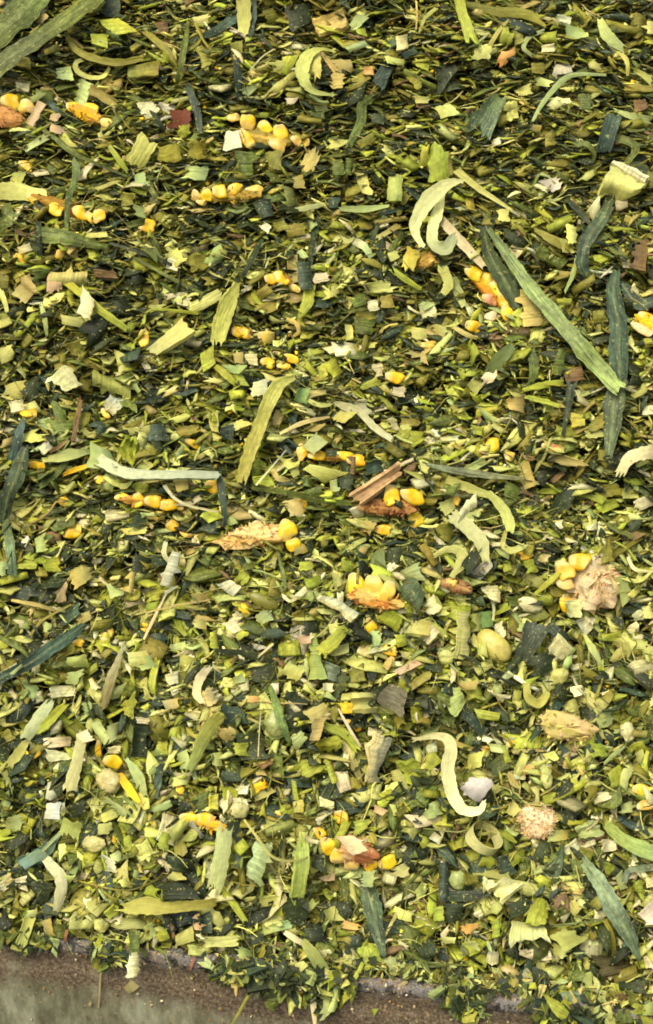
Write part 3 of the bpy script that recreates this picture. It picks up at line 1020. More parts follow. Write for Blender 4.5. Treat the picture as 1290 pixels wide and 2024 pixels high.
Q T 830,700 838,690 845,720 832,715
Q G 600,970 630,960 640,975 610,985
Q G 720,950 760,955 745,975 715,970
Q P 545,900 560,905 590,920 570,928
# third row right
S M 1014,683,18 986,710,27 966,737,19 l=5 c=115,130,75 ; ragged green leaf strip with a whitish cut end, right part # the white-ended ragged leaf
Q W 949,748 960,735 983,740 973,756 l=6
S G 1050,693,18 1056,725,23 1049,757,13
Q G 1093,740 1109,742 1117,690 1104,688 l=5
Q N 1110,730 1150,724 1156,750 1120,757
Q P 923,761 939,744 958,759 940,781 ; pale yellow star-shaped pith chip below the white-ended ragged leaf
S D 1129,758,22 1122,810,14 1112,860,8 l=6 c=60,70,52
Q Y 1125,815 1152,819 1156,841 1130,844 k=stalk c=185,175,65
Q O 1165,831 1190,819 1196,845 1170,852
S L 1033,771,8 1080,760,12 1114,754,8
S L 1038,785,6 1070,792,9 1104,802,8
Q T 1000,791 1040,779 1036,816 1005,809
Q P 1152,852 1190,851 1202,861 1165,867
S C 1224,938,20 1244,906,24 1275,895,27 1305,892,27 l=8 c=222,216,158 ; whitish cream husk strip bent downward at the right edge # the whitish bent strip
Q T 1019,921 1045,911 1059,960 1035,967
S G 843,919,7 900,930,16 970,940,14 1034,946,7 l=5 c=125,128,88 ; long grey stem lying level right of the brown bark splinter # the grey level stem
S P 962,972,14 990,1000,20 1006,1032,22 1008,1052,15 l=8 c=190,205,118 ; pale lime husk curl arching down beneath the grey level stem # the arching pale curl
S P 884,948,14 930,966,17 968,980,12 l=7
Q C 940,974 943,1000 906,1032 909,1004 l=7
Q D 1078,1012 1120,958 1147,965 1110,1022
Q T 1080,906 1100,894 1168,921 1120,920
Q C 1250,992 1275,979 1295,998 1262,1010
Q O 1180,960 1220,955 1235,975 1190,985
Q L 1175,1000 1215,985 1225,1000 1190,1015
Q G 1000,950 1030,965 1020,990 998,980
Q P 865,995 890,985 900,1005 880,1020
Q M 915,925 955,905 965,915 930,935
Q L 930,840 960,845 965,862 935,858
Q P 890,800 918,795 920,810 895,815
Q M 945,805 965,815 990,835 960,830
Q C 1262,805 1292,800 1292,818 1270,820
Q P 1230,970 1260,975 1262,985 1232,985
Q C 870,865 905,862 905,870 872,872
# fourth row left
S G 8,1018,14 18,1070,22 24,1133,20 l=6 c=92,112,72
Q L 32,1108 73,1105 72,1124 32,1125
Q L 90,1106 118,1102 117,1128 90,1131 r
Q M -6,1111 12,1109 12,1137 -6,1139
Q W 316,1157 334,1159 359,1094 340,1089 r l=8 c=218,214,168 ; narrow whitish husk strip leaning right, left of the centre # the narrow whitish strip
S C 327,1072,8 324,1095,10 337,1113,9 l=4
Q D 264,1094 301,1105 291,1136 261,1129 ; dark crumpled leaf plate left of the narrow whitish strip
Q T 258,1130 267,1130 262,1173 252,1171 l=4
Q M 212,1155 245,1149 244,1176 220,1183
Q T 135,1130 165,1114 182,1140 150,1166
Q L 292,1170 321,1161 313,1185 290,1191
Q L 290,1193 312,1188 310,1205 288,1208
S T 22,1186,5 70,1195,8 108,1206,5 l=4
S T 288,1211,3 350,1196,4 414,1186,3 l=6
S C 327,1176,3 305,1220,6 284,1263,4 l=6 ; thin cream stalk fibre leaning beside a small orange kernel
S B -14,1347,16 50,1315,26 110,1275,30 166,1236,16 l=9 c=62,84,68 ; long dark blue-green blade slanting up from the left edge # the slanting dark blade
Q M 20,1330 42,1312 44,1318 26,1334 l=10
Q P 132,1300 172,1294 176,1318 132,1321 a=.5 t=2.5 l=4 ; pale green stalk cylinder below the slanting dark blade # the pale stalk cylinder
Q M 120,1262 150,1230 152,1250 130,1265
S T 246,1268,4 231,1310,13 218,1345,20 203,1396,19 l=6 c=165,160,108 ; tan twisted leaf tapering upward, left part
Q K 114,1166 131,1150 131,1188 110,1191
Q M 132,1330 166,1324 150,1353 130,1351
S L 311,1303,10 300,1345,14 303,1372,7 l=4
Q D 70,1160 105,1150 110,1180 75,1190
Q C 182,1106 200,1102 198,1113 182,1114
Q P 240,1045 290,1040 285,1055 250,1058
Q C 175,1145 190,1143 194,1158 178,1158
Q G 110,1025 150,1020 145,1040 115,1045
Q M 68,1065 85,1055 90,1090 72,1092
Q P 250,1290 290,1285 295,1310 260,1320
Q M 270,1300 300,1295 305,1320 280,1325
Q P 385,1225 410,1222 408,1245 383,1240
Q C 325,1335 350,1330 352,1350 330,1355
Q T 150,1215 175,1208 178,1225 160,1238
Q M 80,1225 100,1232 105,1255 85,1248
S O 60,1255,5 85,1225,5 140,1195,4
Q D 55,1270 80,1265 85,1290 60,1295
Q B 300,1250 330,1255 325,1275 300,1275
Q M 335,1275 365,1268 368,1285 340,1290
Q L 415,1250 430,1245 432,1285 415,1280
# fourth row middle
Q T 708,1042 723,1027 744,1035 731,1056
Q C 625,1186 645,1177 711,1210 694,1230 t=2.5 l=7 c=200,203,140 ; long pale cream stalk block lying diagonally in the centre # the pale diagonal block
Q M 597,1170 625,1167 642,1190 610,1187
K O 520,1188,60,26,25 ; olive tan bean-shaped kernel right of a bright yellow kernel
Q D 600,1231 632,1229 626,1256 597,1254 l=4
Q K 587,1259 615,1251 613,1271 595,1274 l=6
Q L 612,1253 626,1252 643,1342 609,1343 r l=5 c=165,180,85 ; lime husk slab standing upright in the centre # the upright lime slab
S L 682,1243,18 656,1270,26 630,1291,24 l=8
Q P 648,1281 688,1271 691,1290 655,1297
Q M 640,1304 673,1318 666,1348 640,1341 r c=105,120,95 k=leaf
Q P 551,1331 570,1309 606,1320 590,1344
S D 428,1288,14 490,1294,17 550,1312,10
Q D 495,1321 545,1308 552,1346 500,1347 ; dark crumpled leaf plate left of the upright lime slab
Q B 513,1251 545,1239 572,1255 530,1264
Q C 440,1233 470,1221 492,1240 460,1252
Q C 428,1156 455,1146 477,1160 460,1180
Q L 464,1142 480,1124 496,1140 482,1158
S G 550,1093,7 558,1130,9 564,1162,8 l=5
S C 560,1178,6 572,1188,6 584,1182,6 572,1176,5
Q M 790,1129 820,1114 840,1146 805,1152 r
Q D 778,1160 815,1139 842,1170 826,1212 c=78,94,68
Q M 731,1122 732,1096 757,1082 762,1121 c=130,145,90
Q D 764,1086 793,1079 791,1120 765,1123 r
Q L 745,1221 765,1204 797,1220 786,1249
Q P 796,1225 851,1230 849,1256 797,1250 a=.4 t=2
Q C 832,1261 855,1234 868,1250 846,1274
Q K 777,1326 820,1304 836,1312 790,1334 c=200,175,130 ; tan pinkish bark roll right of the upright lime slab
Q C 839,1186 860,1174 872,1210 845,1214
Q M 505,1215 530,1205 540,1225 515,1235
Q L 460,1240 480,1230 490,1255 470,1265
Q T 580,1080 605,1070 608,1092 585,1098
Q C 577,1000 590,1010 605,1020 585,1018
Q P 585,1175 605,1168 610,1180 590,1185
Q L 590,1110 615,1108 618,1125 592,1128
Q O 575,1215 600,1205 602,1230 580,1235
Q M 445,1025 460,1020 470,1035 450,1040
Q M 460,1340 480,1330 485,1348 462,1352
Q M 730,1245 755,1250 752,1275 728,1270
S N 455,1310,6 468,1298,6
S C 510,1298,4 540,1272,5 l=5
Q L 780,1255 800,1252 805,1275 785,1280
Q O 690,1330 715,1310 722,1345 695,1350
Q L 675,1105 690,1110 695,1130 672,1128
# fourth row right
S C 893,1018,26 925,1042,28 950,1070,27 960,1108,14 l=7 c=204,206,140 ; pale cream husk ribbon bending down below the grey level stem, right part # the bending cream ribbon
Q O 862,1042 895,1030 891,1076 868,1062
S P 1000,1050,6 994,1075,10 1010,1088,14 1037,1078,11 l=6
S P 858,1098,7 880,1086,12 906,1088,20 914,1108,26 892,1140,8 l=5
Q D 912,1112 935,1084 947,1110 925,1137 l=6
Q W 930,1132 966,1099 974,1120 945,1152 r c=185,183,150 ; grey white ridged husk square below the bending cream ribbon # the grey ridged square
Q L 995,1111 1008,1104 1011,1126 995,1131
Q O 1008,1119 1030,1114 1026,1136 1005,1133
Q L 1034,1110 1055,1107 1061,1130 1042,1133
Q C 950,1161 985,1158 987,1190 965,1182 l=4
S C 972,1182,6 976,1205,5 974,1228,4
Q M 1214,1140 1236,1138 1249,1180 1230,1200 c=150,158,92 ; olive green oval leaf disc right of the pink cob chunk
S L 1058,1173,6 1085,1150,12 1108,1128,9 l=5
Q O 1087,1160 1135,1165 1136,1180 1087,1179
Q G 1000,1180 1030,1177 1036,1200 1008,1197
K C 1048,1195,50,28,15
Q T 905,1206 929,1210 923,1302 899,1302 r2 l=6 c=172,172,102 ; ridged tan green husk strip standing upright left of the olive bean # the upright ridged strip
Q M 948,1210 970,1207 974,1238 952,1242 c=110,140,75
Q P 930,1215 945,1212 951,1246 932,1249
K P 976,1277,76,48,38 l=.2 c=208,196,100 ; big smooth olive yellow bean lump right of the upright ridged strip # the big olive bean
Q C 977,1235 992,1229 999,1258 985,1263 l=5
K P 882,1298,30,28,0
Q C 1083,1281 1098,1262 1129,1290 1109,1305 t=4 l=6 c=216,215,152 ; bright cream pith cube below the pink cob chunk # the bright pith cube
K P 1105,1337,38,30,-50
Q P 1214,1265 1235,1254 1257,1270 1246,1292 t=2.5
Q C 1250,1211 1275,1199 1282,1220 1258,1227
Q C 1140,1226 1155,1219 1174,1240 1160,1254
S M 1155,1255,6 1172,1285,14 1188,1315,5 l=4
Q D 1003,1332 1040,1228 1090,1238 1044,1312 l=6 c=72,82,66 ; dark flecked ragged leaf right of the big olive bean # the dark flecked rag
S D 978,1352,4 1010,1318,9 1040,1285,14
Q D 1045,1300 1085,1285 1090,1330 1050,1335
Q M 1025,1235 1040,1230 1035,1250 1022,1248
Q O 1180,1100 1205,1065 1212,1105 1190,1115
Q C 1160,1040 1180,1032 1182,1048 1162,1048
Q N 1230,1060 1250,1040 1268,1060 1250,1072
Q P 1240,1175 1262,1155 1265,1170 1250,1182
Q P 1270,1200 1292,1195 1292,1225 1272,1220
S L 1215,1070,3 1240,1085,4 1255,1105,5
S C 1240,1100,5 1255,1125,8 1290,1130,4
S P 1225,1140,6 1262,1148,8 1292,1126,4
Q C 1095,1035 1110,1028 1112,1045 1098,1048
Q M 985,1345 1005,1325 1015,1335 995,1350
Q T 905,1350 945,1345 940,1362 910,1365
Q P 860,1205 880,1200 885,1215 862,1218
# fifth row left
S M 99,1388,18 76,1420,26 48,1463,22 l=6 c=195,202,135 ; pale mint husk strip slanting down at the left, beside an olive strip # the slanting mint strip
S L 128,1393,12 92,1430,18 73,1448,9 l=5
S P 52,1463,12 36,1490,20 16,1512,12 l=4
S P 166,1450,20 158,1475,22 148,1520,24 137,1563,27 l=8 c=198,207,135 ; long pale husk strip standing upright left of the single bright kernel, lower left # the upright pale strip
Q W 149,1452 174,1440 181,1464 152,1472 l=9
Q P 177,1431 194,1420 217,1458 206,1473 l=6 c=192,207,128 ; left arm of a pale V of two husk pieces, lower left
Q M 211,1436 234,1428 231,1460 214,1470 l=6
Q D 265,1425 291,1428 289,1497 261,1497 l=5 ; dark leaf rectangle capped by a cream end, lower left # the capped dark rectangle
Q C 269,1418 295,1420 293,1431 269,1429 l=7
K C 215,1545,46,42,30 c=204,202,126
S Y 234,1528,12 255,1560,18 272,1582,10 l=5
S M 249,1500,5 270,1530,22 287,1572,10 l=4
S L 436,1412,22 405,1455,26 374,1523,12 l=7 c=160,170,80 ; frayed lime stalk splinter slanting, left of the lower middle # the frayed lime splinter
Q W 92,1588 120,1586 116,1620 88,1618 t=2 l=6 c=222,222,185 ; clean whitish pith square near the lower left edge # the clean white square
Q P 118,1642 125,1616 161,1632 155,1657 l=5
S M 124,1640,6 105,1660,6 84,1682,5 l=7
Q C 85,1460 140,1458 139,1474 85,1479
Q C 90,1481 140,1490 136,1502 95,1505
S Y 49,1484,6 60,1499,7 80,1487,7
Q C 100,1356 150,1356 147,1375 105,1379
Q P -4,1415 30,1403 56,1425 2,1437
Q M 160,1391 175,1384 183,1400 168,1409
S C 410,1320,14 394,1343,18 388,1370,16 399,1388,9 l=7 ; cream husk hook beside a cream cube, left of the lower middle # the cream hook
Q C 395,1376 420,1361 431,1385 410,1399 t=3 l=5
Q C 364,1411 375,1404 396,1410 390,1426
Q P 333,1645 360,1614 374,1628 346,1668 a=.5 l=5
Q P 350,1668 375,1640 400,1630 385,1660
Q L 319,1645 338,1650 331,1683 311,1676
Q P 198,1610 225,1599 233,1614 205,1626
K C 185,1668,46,28,0 c=204,202,126
S B 118,1648,8 82,1688,32 38,1706,24 l=5 c=104,128,108
Q L 50,1571 76,1571 73,1589 48,1589
Q L 307,1460 330,1457 331,1490 308,1491
S B 317,1496,22 312,1540,18 307,1578,11
Q M 306,1482 332,1492 310,1495
Q D 135,1590 165,1580 170,1605 145,1618
Q M 10,1620 35,1610 42,1640 15,1648
Q M 45,1350 75,1355 80,1380 55,1378
Q M 210,1365 250,1350 235,1380 205,1385
Q L 240,1390 270,1370 265,1420 245,1412
Q P 335,1540 380,1525 370,1550 340,1555
Q M 350,1490 370,1480 375,1520 355,1520
Q P 415,1490 440,1485 438,1515 418,1512
Q M 210,1575 250,1600 262,1615 240,1612
Q P 190,1630 220,1625 215,1648 192,1650
Q M 290,1600 335,1580 340,1595 305,1608
Q L 240,1655 262,1648 260,1680 240,1688
S C 315,1640,2 325,1605,2
Q M 5,1570 25,1555 15,1600 2,1605
Q T 320,1385 350,1380 352,1400 328,1402
Q C 60,1375 80,1365 85,1385 68,1392
Q O 0,1450 15,1440 30,1460 5,1470
Q C 215,1480 235,1475 238,1488 215,1490
Q L 415,1575 432,1568 430,1600 415,1598
# fifth row middle
S G 534,1357,10 548,1400,20 561,1440,18 573,1472,5 l=8 c=108,134,66 ; bright green grass blade pointing down over a mint drop, lower middle # the bright green blade
K M 545,1436,48,38,80
Q A 485,1374 522,1376 520,1389 488,1388 c=225,190,110 k=husk
Q T 599,1406 640,1389 652,1404 620,1431 l=6
Q T 621,1420 646,1418 629,1463 612,1464 r l=5 ; tan husk strip hanging below a tan flap, lower middle # the tan hanging flap
Q D 768,1349 805,1364 794,1420 746,1386 r l=7 c=98,94,74 ; grey brown striped leaf square standing on a corner, lower middle # the striped grey square
Q P 693,1380 741,1377 743,1400 695,1403 a=.5 t=2.5 l=4
Q P 735,1444 773,1460 748,1546 717,1546 r2 l=8 c=188,187,135 ; large pale ridged husk slab with a stepped side, lower middle # the stepped ridged slab
Q L 810,1396 830,1390 833,1426 815,1429
K Y 705,1437,20,18,0
Q Y 674,1390 695,1389 694,1410 672,1409 k=pith
Q M 574,1456 595,1444 607,1460 585,1488 r
Q L 629,1461 665,1454 672,1480 635,1487 r a=.5 t=2
S L 640,1434,13 680,1450,18 707,1482,12
S T 680,1468,9 700,1510,14 713,1548,7
Q G 534,1490 555,1485 561,1536 545,1542 c=135,155,75
Q D 469,1450 520,1448 526,1500 475,1502
Q L 461,1470 490,1469 489,1496 465,1491 l=5
Q L 578,1521 600,1500 647,1515 610,1537
Q L 789,1510 830,1504 836,1540 800,1552 k=pith
Q P 769,1526 790,1519 810,1560 790,1563
Q Y 494,1546 520,1534 526,1555 505,1569 k=pith
Q P 578,1585 600,1579 599,1606 580,1606
Q M 600,1606 625,1594 621,1608 602,1613
Q C 633,1575 660,1585 656,1598 633,1593
K Y 550,1612,20,15,90
K C 473,1600,34,30,0 c=204,202,126
Q B 700,1565 726,1549 723,1596 698,1591
S C 604,1653,7 614,1662,9 628,1664,7 l=4
Q T 430,1440 460,1435 465,1460 440,1470
Q L 640,1500 650,1495 668,1545 655,1550
Q O 690,1535 715,1540 712,1560 690,1555
S C 668,1400,3 690,1440,6 712,1475,4 l=6
Q C 640,1350 660,1352 655,1368 640,1365
Q M 770,1480 795,1478 790,1490 768,1492
Q C 840,1475 860,1465 865,1485 845,1490
Q C 680,1480 690,1490 688,1515 676,1505
Q L 575,1540 585,1545 590,1582 578,1580
Q P 770,1590 780,1590 790,1612 778,1612
Q D 630,1555 670,1545 680,1575 640,1585
Q C 460,1575 490,1580 485,1595 462,1592
Q L 440,1555 465,1560 470,1580 445,1580
Q K 740,1590 765,1602 755,1612 738,1604
S C 515,1405,2 512,1450,2 510,1495,2 l=6
S D 560,1660,8 552,1680,10 545,1700,6
# fifth row right
S C 815,1462,5 870,1455,15 891,1475,24 885,1520,26 894,1568,26 915,1600,22 946,1602,16 958,1585,8 l=10 c=226,220,158 ; cream husk strip hooked like a letter J around a white shell # the cream J-shaped strip
Q W 911,1556 935,1534 979,1545 946,1590 a=.4 l=8 c=236,234,222 ; bright white husk shell held in the cream J-shaped strip # the white shell
Q L 866,1360 908,1360 921,1386 899,1422 c=165,180,90 ; lime torn leaf corner left of a dark leaf, lower right # the lime torn corner
S B 908,1392,16 930,1420,26 957,1447,17 l=6 ; dark blue-green leaf strip right of the lime torn corner
S P 1040,1350,12 1044,1378,16 1065,1390,18 1084,1368,12 l=6 c=202,196,96
Q C 963,1361 985,1374 1017,1372 990,1389
S B 1112,1382,20 1080,1420,20 1048,1463,10 l=5
K C 1240,1446,38,26,80
Q M 1175,1400 1205,1399 1212,1430 1185,1442
Q D 1149,1390 1176,1394 1171,1441 1147,1431
Q P 928,1491 955,1484 951,1515 930,1521 t=2
S L 1198,1632,18 1240,1665,28 1303,1692,30 l=8 c=168,188,112 ; smooth mint lime husk strip running off the right edge, lower right # the mint edge strip
K A 1040,1520,36,20,0
K P 1080,1540,34,22,80
Q M 1140,1641 1175,1624 1197,1650 1150,1657 k=pith
S D 1126,1540,26 1112,1565,26 1098,1592,20
Q D 1115,1590 1140,1584 1137,1626 1117,1622
Q L 1200,1530 1225,1509 1232,1545 1210,1557
Q P 1230,1520 1250,1515 1240,1560 1225,1570
Q L 990,1470 1000,1478 1012,1505 998,1510
Q T 895,1462 935,1478 930,1485 900,1475
Q P 965,1470 1005,1475 1000,1490 970,1485
Q L 1170,1470 1195,1472 1198,1495 1175,1495
S M 1195,1508,5 1215,1490,8 1235,1475,5
Q C 1170,1570 1200,1565 1205,1580 1175,1590
Q O 1160,1555 1178,1552 1180,1578 1162,1575
Q P 1000,1605 1015,1580 1030,1600 1015,1615
Q P 1090,1640 1130,1640 1125,1660 1080,1665
Q C 1190,1660 1215,1660 1218,1680 1195,1685
Q C 1110,1680 1140,1660 1145,1680 1120,1690
Q O 1230,1440 1280,1445 1278,1458 1235,1455
Q P 1255,1490 1270,1480 1275,1500 1260,1510
Q C 1125,1360 1150,1355 1160,1370 1135,1378
Q T 1115,1500 1128,1485 1125,1520 1112,1518
Q P 1075,1490 1095,1485 1105,1500 1080,1510
Q L 935,1400 990,1410 985,1425 945,1420
Q M 1225,1590 1245,1585 1250,1605 1230,1608
Q M 845,1590 865,1580 870,1610 850,1615
Q M 835,1610 855,1590 862,1615 845,1620
# bottom row left
Q M 34,1704 75,1677 97,1690 50,1719 l=8 c=120,145,115 ; ridged blue-green leaf rectangle near the lower left edge # the ridged blue-green rectangle
S M 79,1688,16 105,1715,22 121,1737,24 118,1770,22 112,1798,13 l=8 c=190,198,140 ; pale Y-shaped husk strip near the lower left edge # the pale Y-shaped strip
Q M 118,1740 122,1728 149,1731 135,1748 l=8
Q D 65,1740 106,1745 87,1792 70,1776
Q C -4,1746 20,1729 26,1748 6,1763
Q C 28,1739 50,1734 56,1763 38,1756
Q P 32,1864 50,1812 70,1816 52,1870 l=7 ; pale lime husk chip lying over the rusty rim at the left # the left rim chip
K P 172,1827,22,20,0
K P 199,1829,28,26,40
S P 445,1640,30 438,1690,32 427,1747,33 l=10 c=212,220,138 ; bright pale lime husk rectangle hanging, lower left of the middle # the bright hanging rectangle
S P 243,1797,18 290,1790,36 330,1795,22 380,1790,20 428,1784,15 l=7 c=180,182,86 ; yellow lime crumpled leaf lying level above the rusty rim # the crumpled level leaf
Q D 300,1742 380,1748 392,1777 310,1777
Q C 250,1933 271,1931 276,1884 254,1885 l=12 ; cream husk strip hanging over the rusty steel rim # the strip on the rim
Q G 255,1840 276,1840 273,1886 257,1889 l=8
Q P 328,1736 345,1719 370,1738 345,1741
Q L 205,1806 225,1789 237,1805 215,1817
Q P 405,1851 470,1849 471,1870 405,1873 r l=5
Q D 330,1690 385,1700 375,1725 340,1722
Q P 235,1740 250,1735 258,1755 240,1752
Q L 310,1840 330,1835 335,1858 305,1862
Q P 345,1850 380,1830 385,1860 350,1870
Q M 55,1800 75,1797 70,1812 50,1815
Q T 83,1820 100,1815 105,1850 88,1850
Q K 375,1815 395,1805 398,1840 385,1838
Q G 105,1830 130,1825 130,1855 110,1855
Q M 218,1690 235,1680 240,1700 225,1710
Q L 165,1700 185,1703 180,1718 165,1715
Q C 205,1690 225,1700 230,1725 212,1722
Q M 265,1720 275,1722 272,1738 262,1735
S O 330,1730,3 250,1760,3 140,1738,3
Q B 395,1810 415,1800 420,1845 398,1845
Q P 285,1830 300,1825 310,1850 290,1862
# bottom row middle
Q M 504,1664 536,1676 512,1750 486,1731 t=4 a=.14 k=stalk l=7 c=190,204,145 ; mint white stalk chunk with a pointed lower end, lower middle # the mint pointed chunk
S L 598,1668,25 596,1720,26 587,1782,24 l=10 c=168,182,84 ; bright lime green husk strip hanging right of the mint pointed chunk # the hanging green strip
Q D 564,1774 606,1779 601,1832 561,1824 l=6
S P 482,1620,4 515,1665,5 540,1695,5 580,1702,4 608,1694,3 l=13 ; thin pale tendril looping over the mint pointed chunk
S G 720,1740,34 735,1790,42 745,1840,33 758,1890,10 l=9 c=76,92,64 ; broad dark green leaf pointing down at the rim, lower middle # the dark downward leaf
Q P 689,1746 699,1739 707,1791 692,1771 l=4
Q M 718,1722 739,1721 737,1753 717,1753 l=10
Q P 779,1790 815,1805 813,1823 785,1816
S L 434,1748,15 460,1785,14 486,1822,11 l=5
S C 563,1843,9 582,1856,12 602,1866,11 l=6
S M 599,1860,15 625,1895,26 651,1948,18 l=7 c=145,160,90
Q M 505,1837 570,1819 577,1834 508,1851
Q M 632,1956 655,1954 657,2000 641,2012 l=9 ; mint white husk tip hanging over the rim, right of the rim's dark clump # the mint rim tip
Q M 663,1951 676,1944 662,2000 648,2000 l=11
S C 620,1955,9 620,1995,12 623,2030,4 l=9
S L 717,1903,7 695,1945,10 668,1993,11 l=9 ; bright lime stalk sliver slanting across the rim, lower middle
Q C 553,1961 567,1934 577,1968 565,1972 l=8
Q T 453,1936 475,1928 472,1945 466,1968 l=8
K C 690,1895,36,32,80
Q C 632,1882 650,1880 662,1901 640,1899
S O 496,1958,6 475,1995,6 457,2026,4 l=9
K Y 420,1905,22,13,90
Q D 480,1850 520,1845 525,1875 485,1880
Q B 470,1900 500,1895 505,1925 475,1930 l=5
Q D 525,1890 560,1885 562,1920 530,1925 l=5
Q G 505,1930 540,1925 545,1955 510,1950 l=6
Q M 585,1945 610,1935 612,1960 590,1962 l=7
Q D 560,1930 590,1920 595,1950 565,1955 l=5
Q C 570,1880 580,1890 590,1905 575,1905
Q P 510,1775 545,1770 560,1785 520,1792
Q L 540,1790 555,1785 560,1810 545,1808
Q P 605,1790 618,1775 625,1790 612,1802
Q M 765,1905 785,1895 788,1915 768,1920
Q P 800,1908 815,1900 810,1935 800,1930
Q L 720,1940 745,1925 742,1945 725,1955 l=5
Q D 620,1690 650,1685 645,1725 620,1720
Q B 460,1690 490,1685 480,1715 465,1712
Q K 630,1735 660,1725 662,1740 640,1742
Q P 640,1800 660,1790 680,1820 650,1820
Q D 640,1790 690,1780 700,1810 660,1818
Q P 820,1760 835,1745 838,1770 825,1778
Q P 780,1715 800,1705 808,1730 795,1735
S T 760,1850,6 790,1795,7
Q M 755,1895 785,1890 783,1920 758,1910
Q D 820,1870 860,1875 850,1905 825,1900
Q M 820,1900 880,1905 880,1912 822,1912
S G 800,1880,5 850,1905,7 925,1907,5 l=6
Q A 680,1820 710,1828 700,1838 675,1835 k=husk
Q P 515,1905 540,1915 535,1935 512,1930 l=6
Q M 470,1870 500,1880 495,1900 472,1895 l=5
Q B 690,1850 715,1848 712,1880 695,1880
Q D 600,1835 640,1830 640,1860 605,1862
# bottom row right
Q C 966,1760 1000,1739 1037,1745 990,1780 a=.4 t=2 l=6 c=222,220,152 ; cream white horned husk piece, lower right # the cream horned piece
Q C 955,1762 954,1733 977,1740 985,1772 l=5
Q B 868,1705 887,1704 886,1783 867,1781 l=6 ; narrow dark leaf rectangle standing left of the cream horned piece
S D 878,1772,26 930,1770,24 978,1760,16 l=4
Q D 878,1785 916,1784 911,1827 880,1822
Q L 1038,1822 1065,1768 1082,1800 1082,1827 l=6
Q P 1006,1862 1010,1822 1076,1829 1085,1853 r l=8 c=204,207,120 ; pale ridged husk square with a lime flap above, lower right # the pale ridged square
Q P 1085,1851 1118,1834 1163,1852 1115,1883 l=5
Q C 1024,1891 1055,1869 1093,1885 1080,1907 k=pith
Q P 1059,1903 1075,1903 1076,1926 1060,1924
Q P 1119,1791 1135,1777 1150,1795 1135,1812
Q O 1164,1786 1178,1772 1194,1785 1182,1800
S M 1152,1700,20 1185,1745,36 1215,1800,44 1240,1845,36 1264,1897,7 l=12 c=112,132,96 k=leaf ; broad flecked grey green blade slanting at the lower right edge # the flecked slanting blade
Q W 1262,1806 1292,1778 1304,1825 1280,1828 l=6 c=225,222,190 ; bright cream white block at the lower right edge
S G 1073,1833,5 1130,1826,6 1192,1819,4 l=7
Q N 1168,1891 1240,1894 1268,1916 1190,1932 c=88,82,48 ; brownish dark matted clump left of the flecked slanting blade's tip
K T 1005,1930,46,36,30
Q C 959,1901 965,1881 986,1885 983,1907 t=3 l=6
Q L 941,1896 955,1879 969,1890 960,1910 t=2
Q M 888,1946 925,1939 923,1961 890,1966 l=8
Q L 892,1968 908,1967 909,1996 895,1993 l=8 ; lime husk tab hanging over the rim, lower right # the lime rim tab
S M 958,1962,13 955,1985,14 947,2004,12 l=9
Q M 1110,1962 1150,1957 1152,1990 1111,1993 r l=7 c=125,145,125 ; ridged blue-green leaf scrap on the rim at the lower right
S D 1148,1985,30 1185,2012,30 l=6
Q L 1089,1941 1110,1929 1122,1960 1100,1967 l=5
Q D 1219,1941 1265,1934 1277,1966 1225,1957
Q P 1190,1990 1206,1984 1218,2030 1195,2030 l=8
Q M 1275,1986 1296,1979 1296,2006 1278,2007 l=6
Q L 944,1701 970,1688 982,1705 965,1718
Q B 980,1695 1005,1689 1017,1725 990,1737
Q L 1254,1746 1265,1739 1274,1765 1258,1763
S G 1234,1745,12 1246,1720,15 1300,1714,16 l=4 c=110,128,95
K M 905,1742,36,30,80
Q A 910,1831 947,1824 930,1846 915,1846 k=husk
Q P 872,1850 900,1853 898,1865 872,1864
Q L 970,1820 990,1815 988,1850 972,1855
Q M 910,1870 940,1860 948,1880 915,1890
Q L 855,1795 875,1790 877,1820 858,1820
Q L 1195,1705 1215,1712 1215,1730 1198,1728
Q C 1275,1740 1295,1735 1295,1752 1278,1755
Q T 1140,1705 1150,1700 1160,1725 1145,1725
Q D 1000,1790 1040,1770 1045,1805 1010,1815
Q M 1215,1735 1230,1720 1240,1755 1225,1760
Q C 1275,1890 1292,1885 1292,1915 1280,1912
Q L 1255,1905 1285,1895 1290,1910 1262,1915
Q P 1150,1930 1170,1920 1172,1950 1155,1955
Q D 1050,1910 1085,1920 1080,1950 1055,1945
Q O 1240,1960 1265,1970 1260,1990 1240,1985
Q N 1220,1965 1245,1975 1240,1995 1222,1990
Q M 1180,1955 1200,1960 1205,1985 1185,1980
Q P 1095,1865 1125,1875 1110,1895 1092,1885
S O 1195,1820,8 1210,1850,9 1215,1890,7
Q G 920,1965 945,1960 945,1985 925,1985 l=6
Q D 990,1955 1020,1945 1025,1975 995,1975 l=4
Q L 1010,1975 1040,1960 1042,1985 1015,1985 l=5

# small yellow kernel bits
K Y 520,1546,24,20,20
K Y 445,1005,26,16,10
K Y 505,1383,22,14,0
K Y 660,735,22,14,20
K Y 395,1060,24,14,-10
K Y 900,990,24,18,30
K Y 1095,1395,20,16,0
K Y 355,1560,20,16,60
K Y 960,1480,18,14,0
K Y 155,1270,22,16,10
K Y 690,1430,20,14,30
K Y 1010,1470,22,14,0
"""
def parse():
    for line in CATALOG.strip().splitlines():
        line = line.strip()
        if not line or line[0] == '#':
            continue
        lm = label = None
        if '#' in line: line, lm = [x.strip() for x in line.split('#', 1)]
        if ';' in line: line, label = [x.strip() for x in line.split(';', 1)]
        f = line.split()
        pts = []; op = {}
        for t in f[2:]:
            if '=' in t:
                k, v = t.split('='); op[k] = v
            elif t in ('r', 'r2'): op['r'] = 2 if t == 'r2' else 1
            else: pts.append(tuple(float(x) for x in t.split(',')))
        yield f[0], f[1], pts, op, label, lm
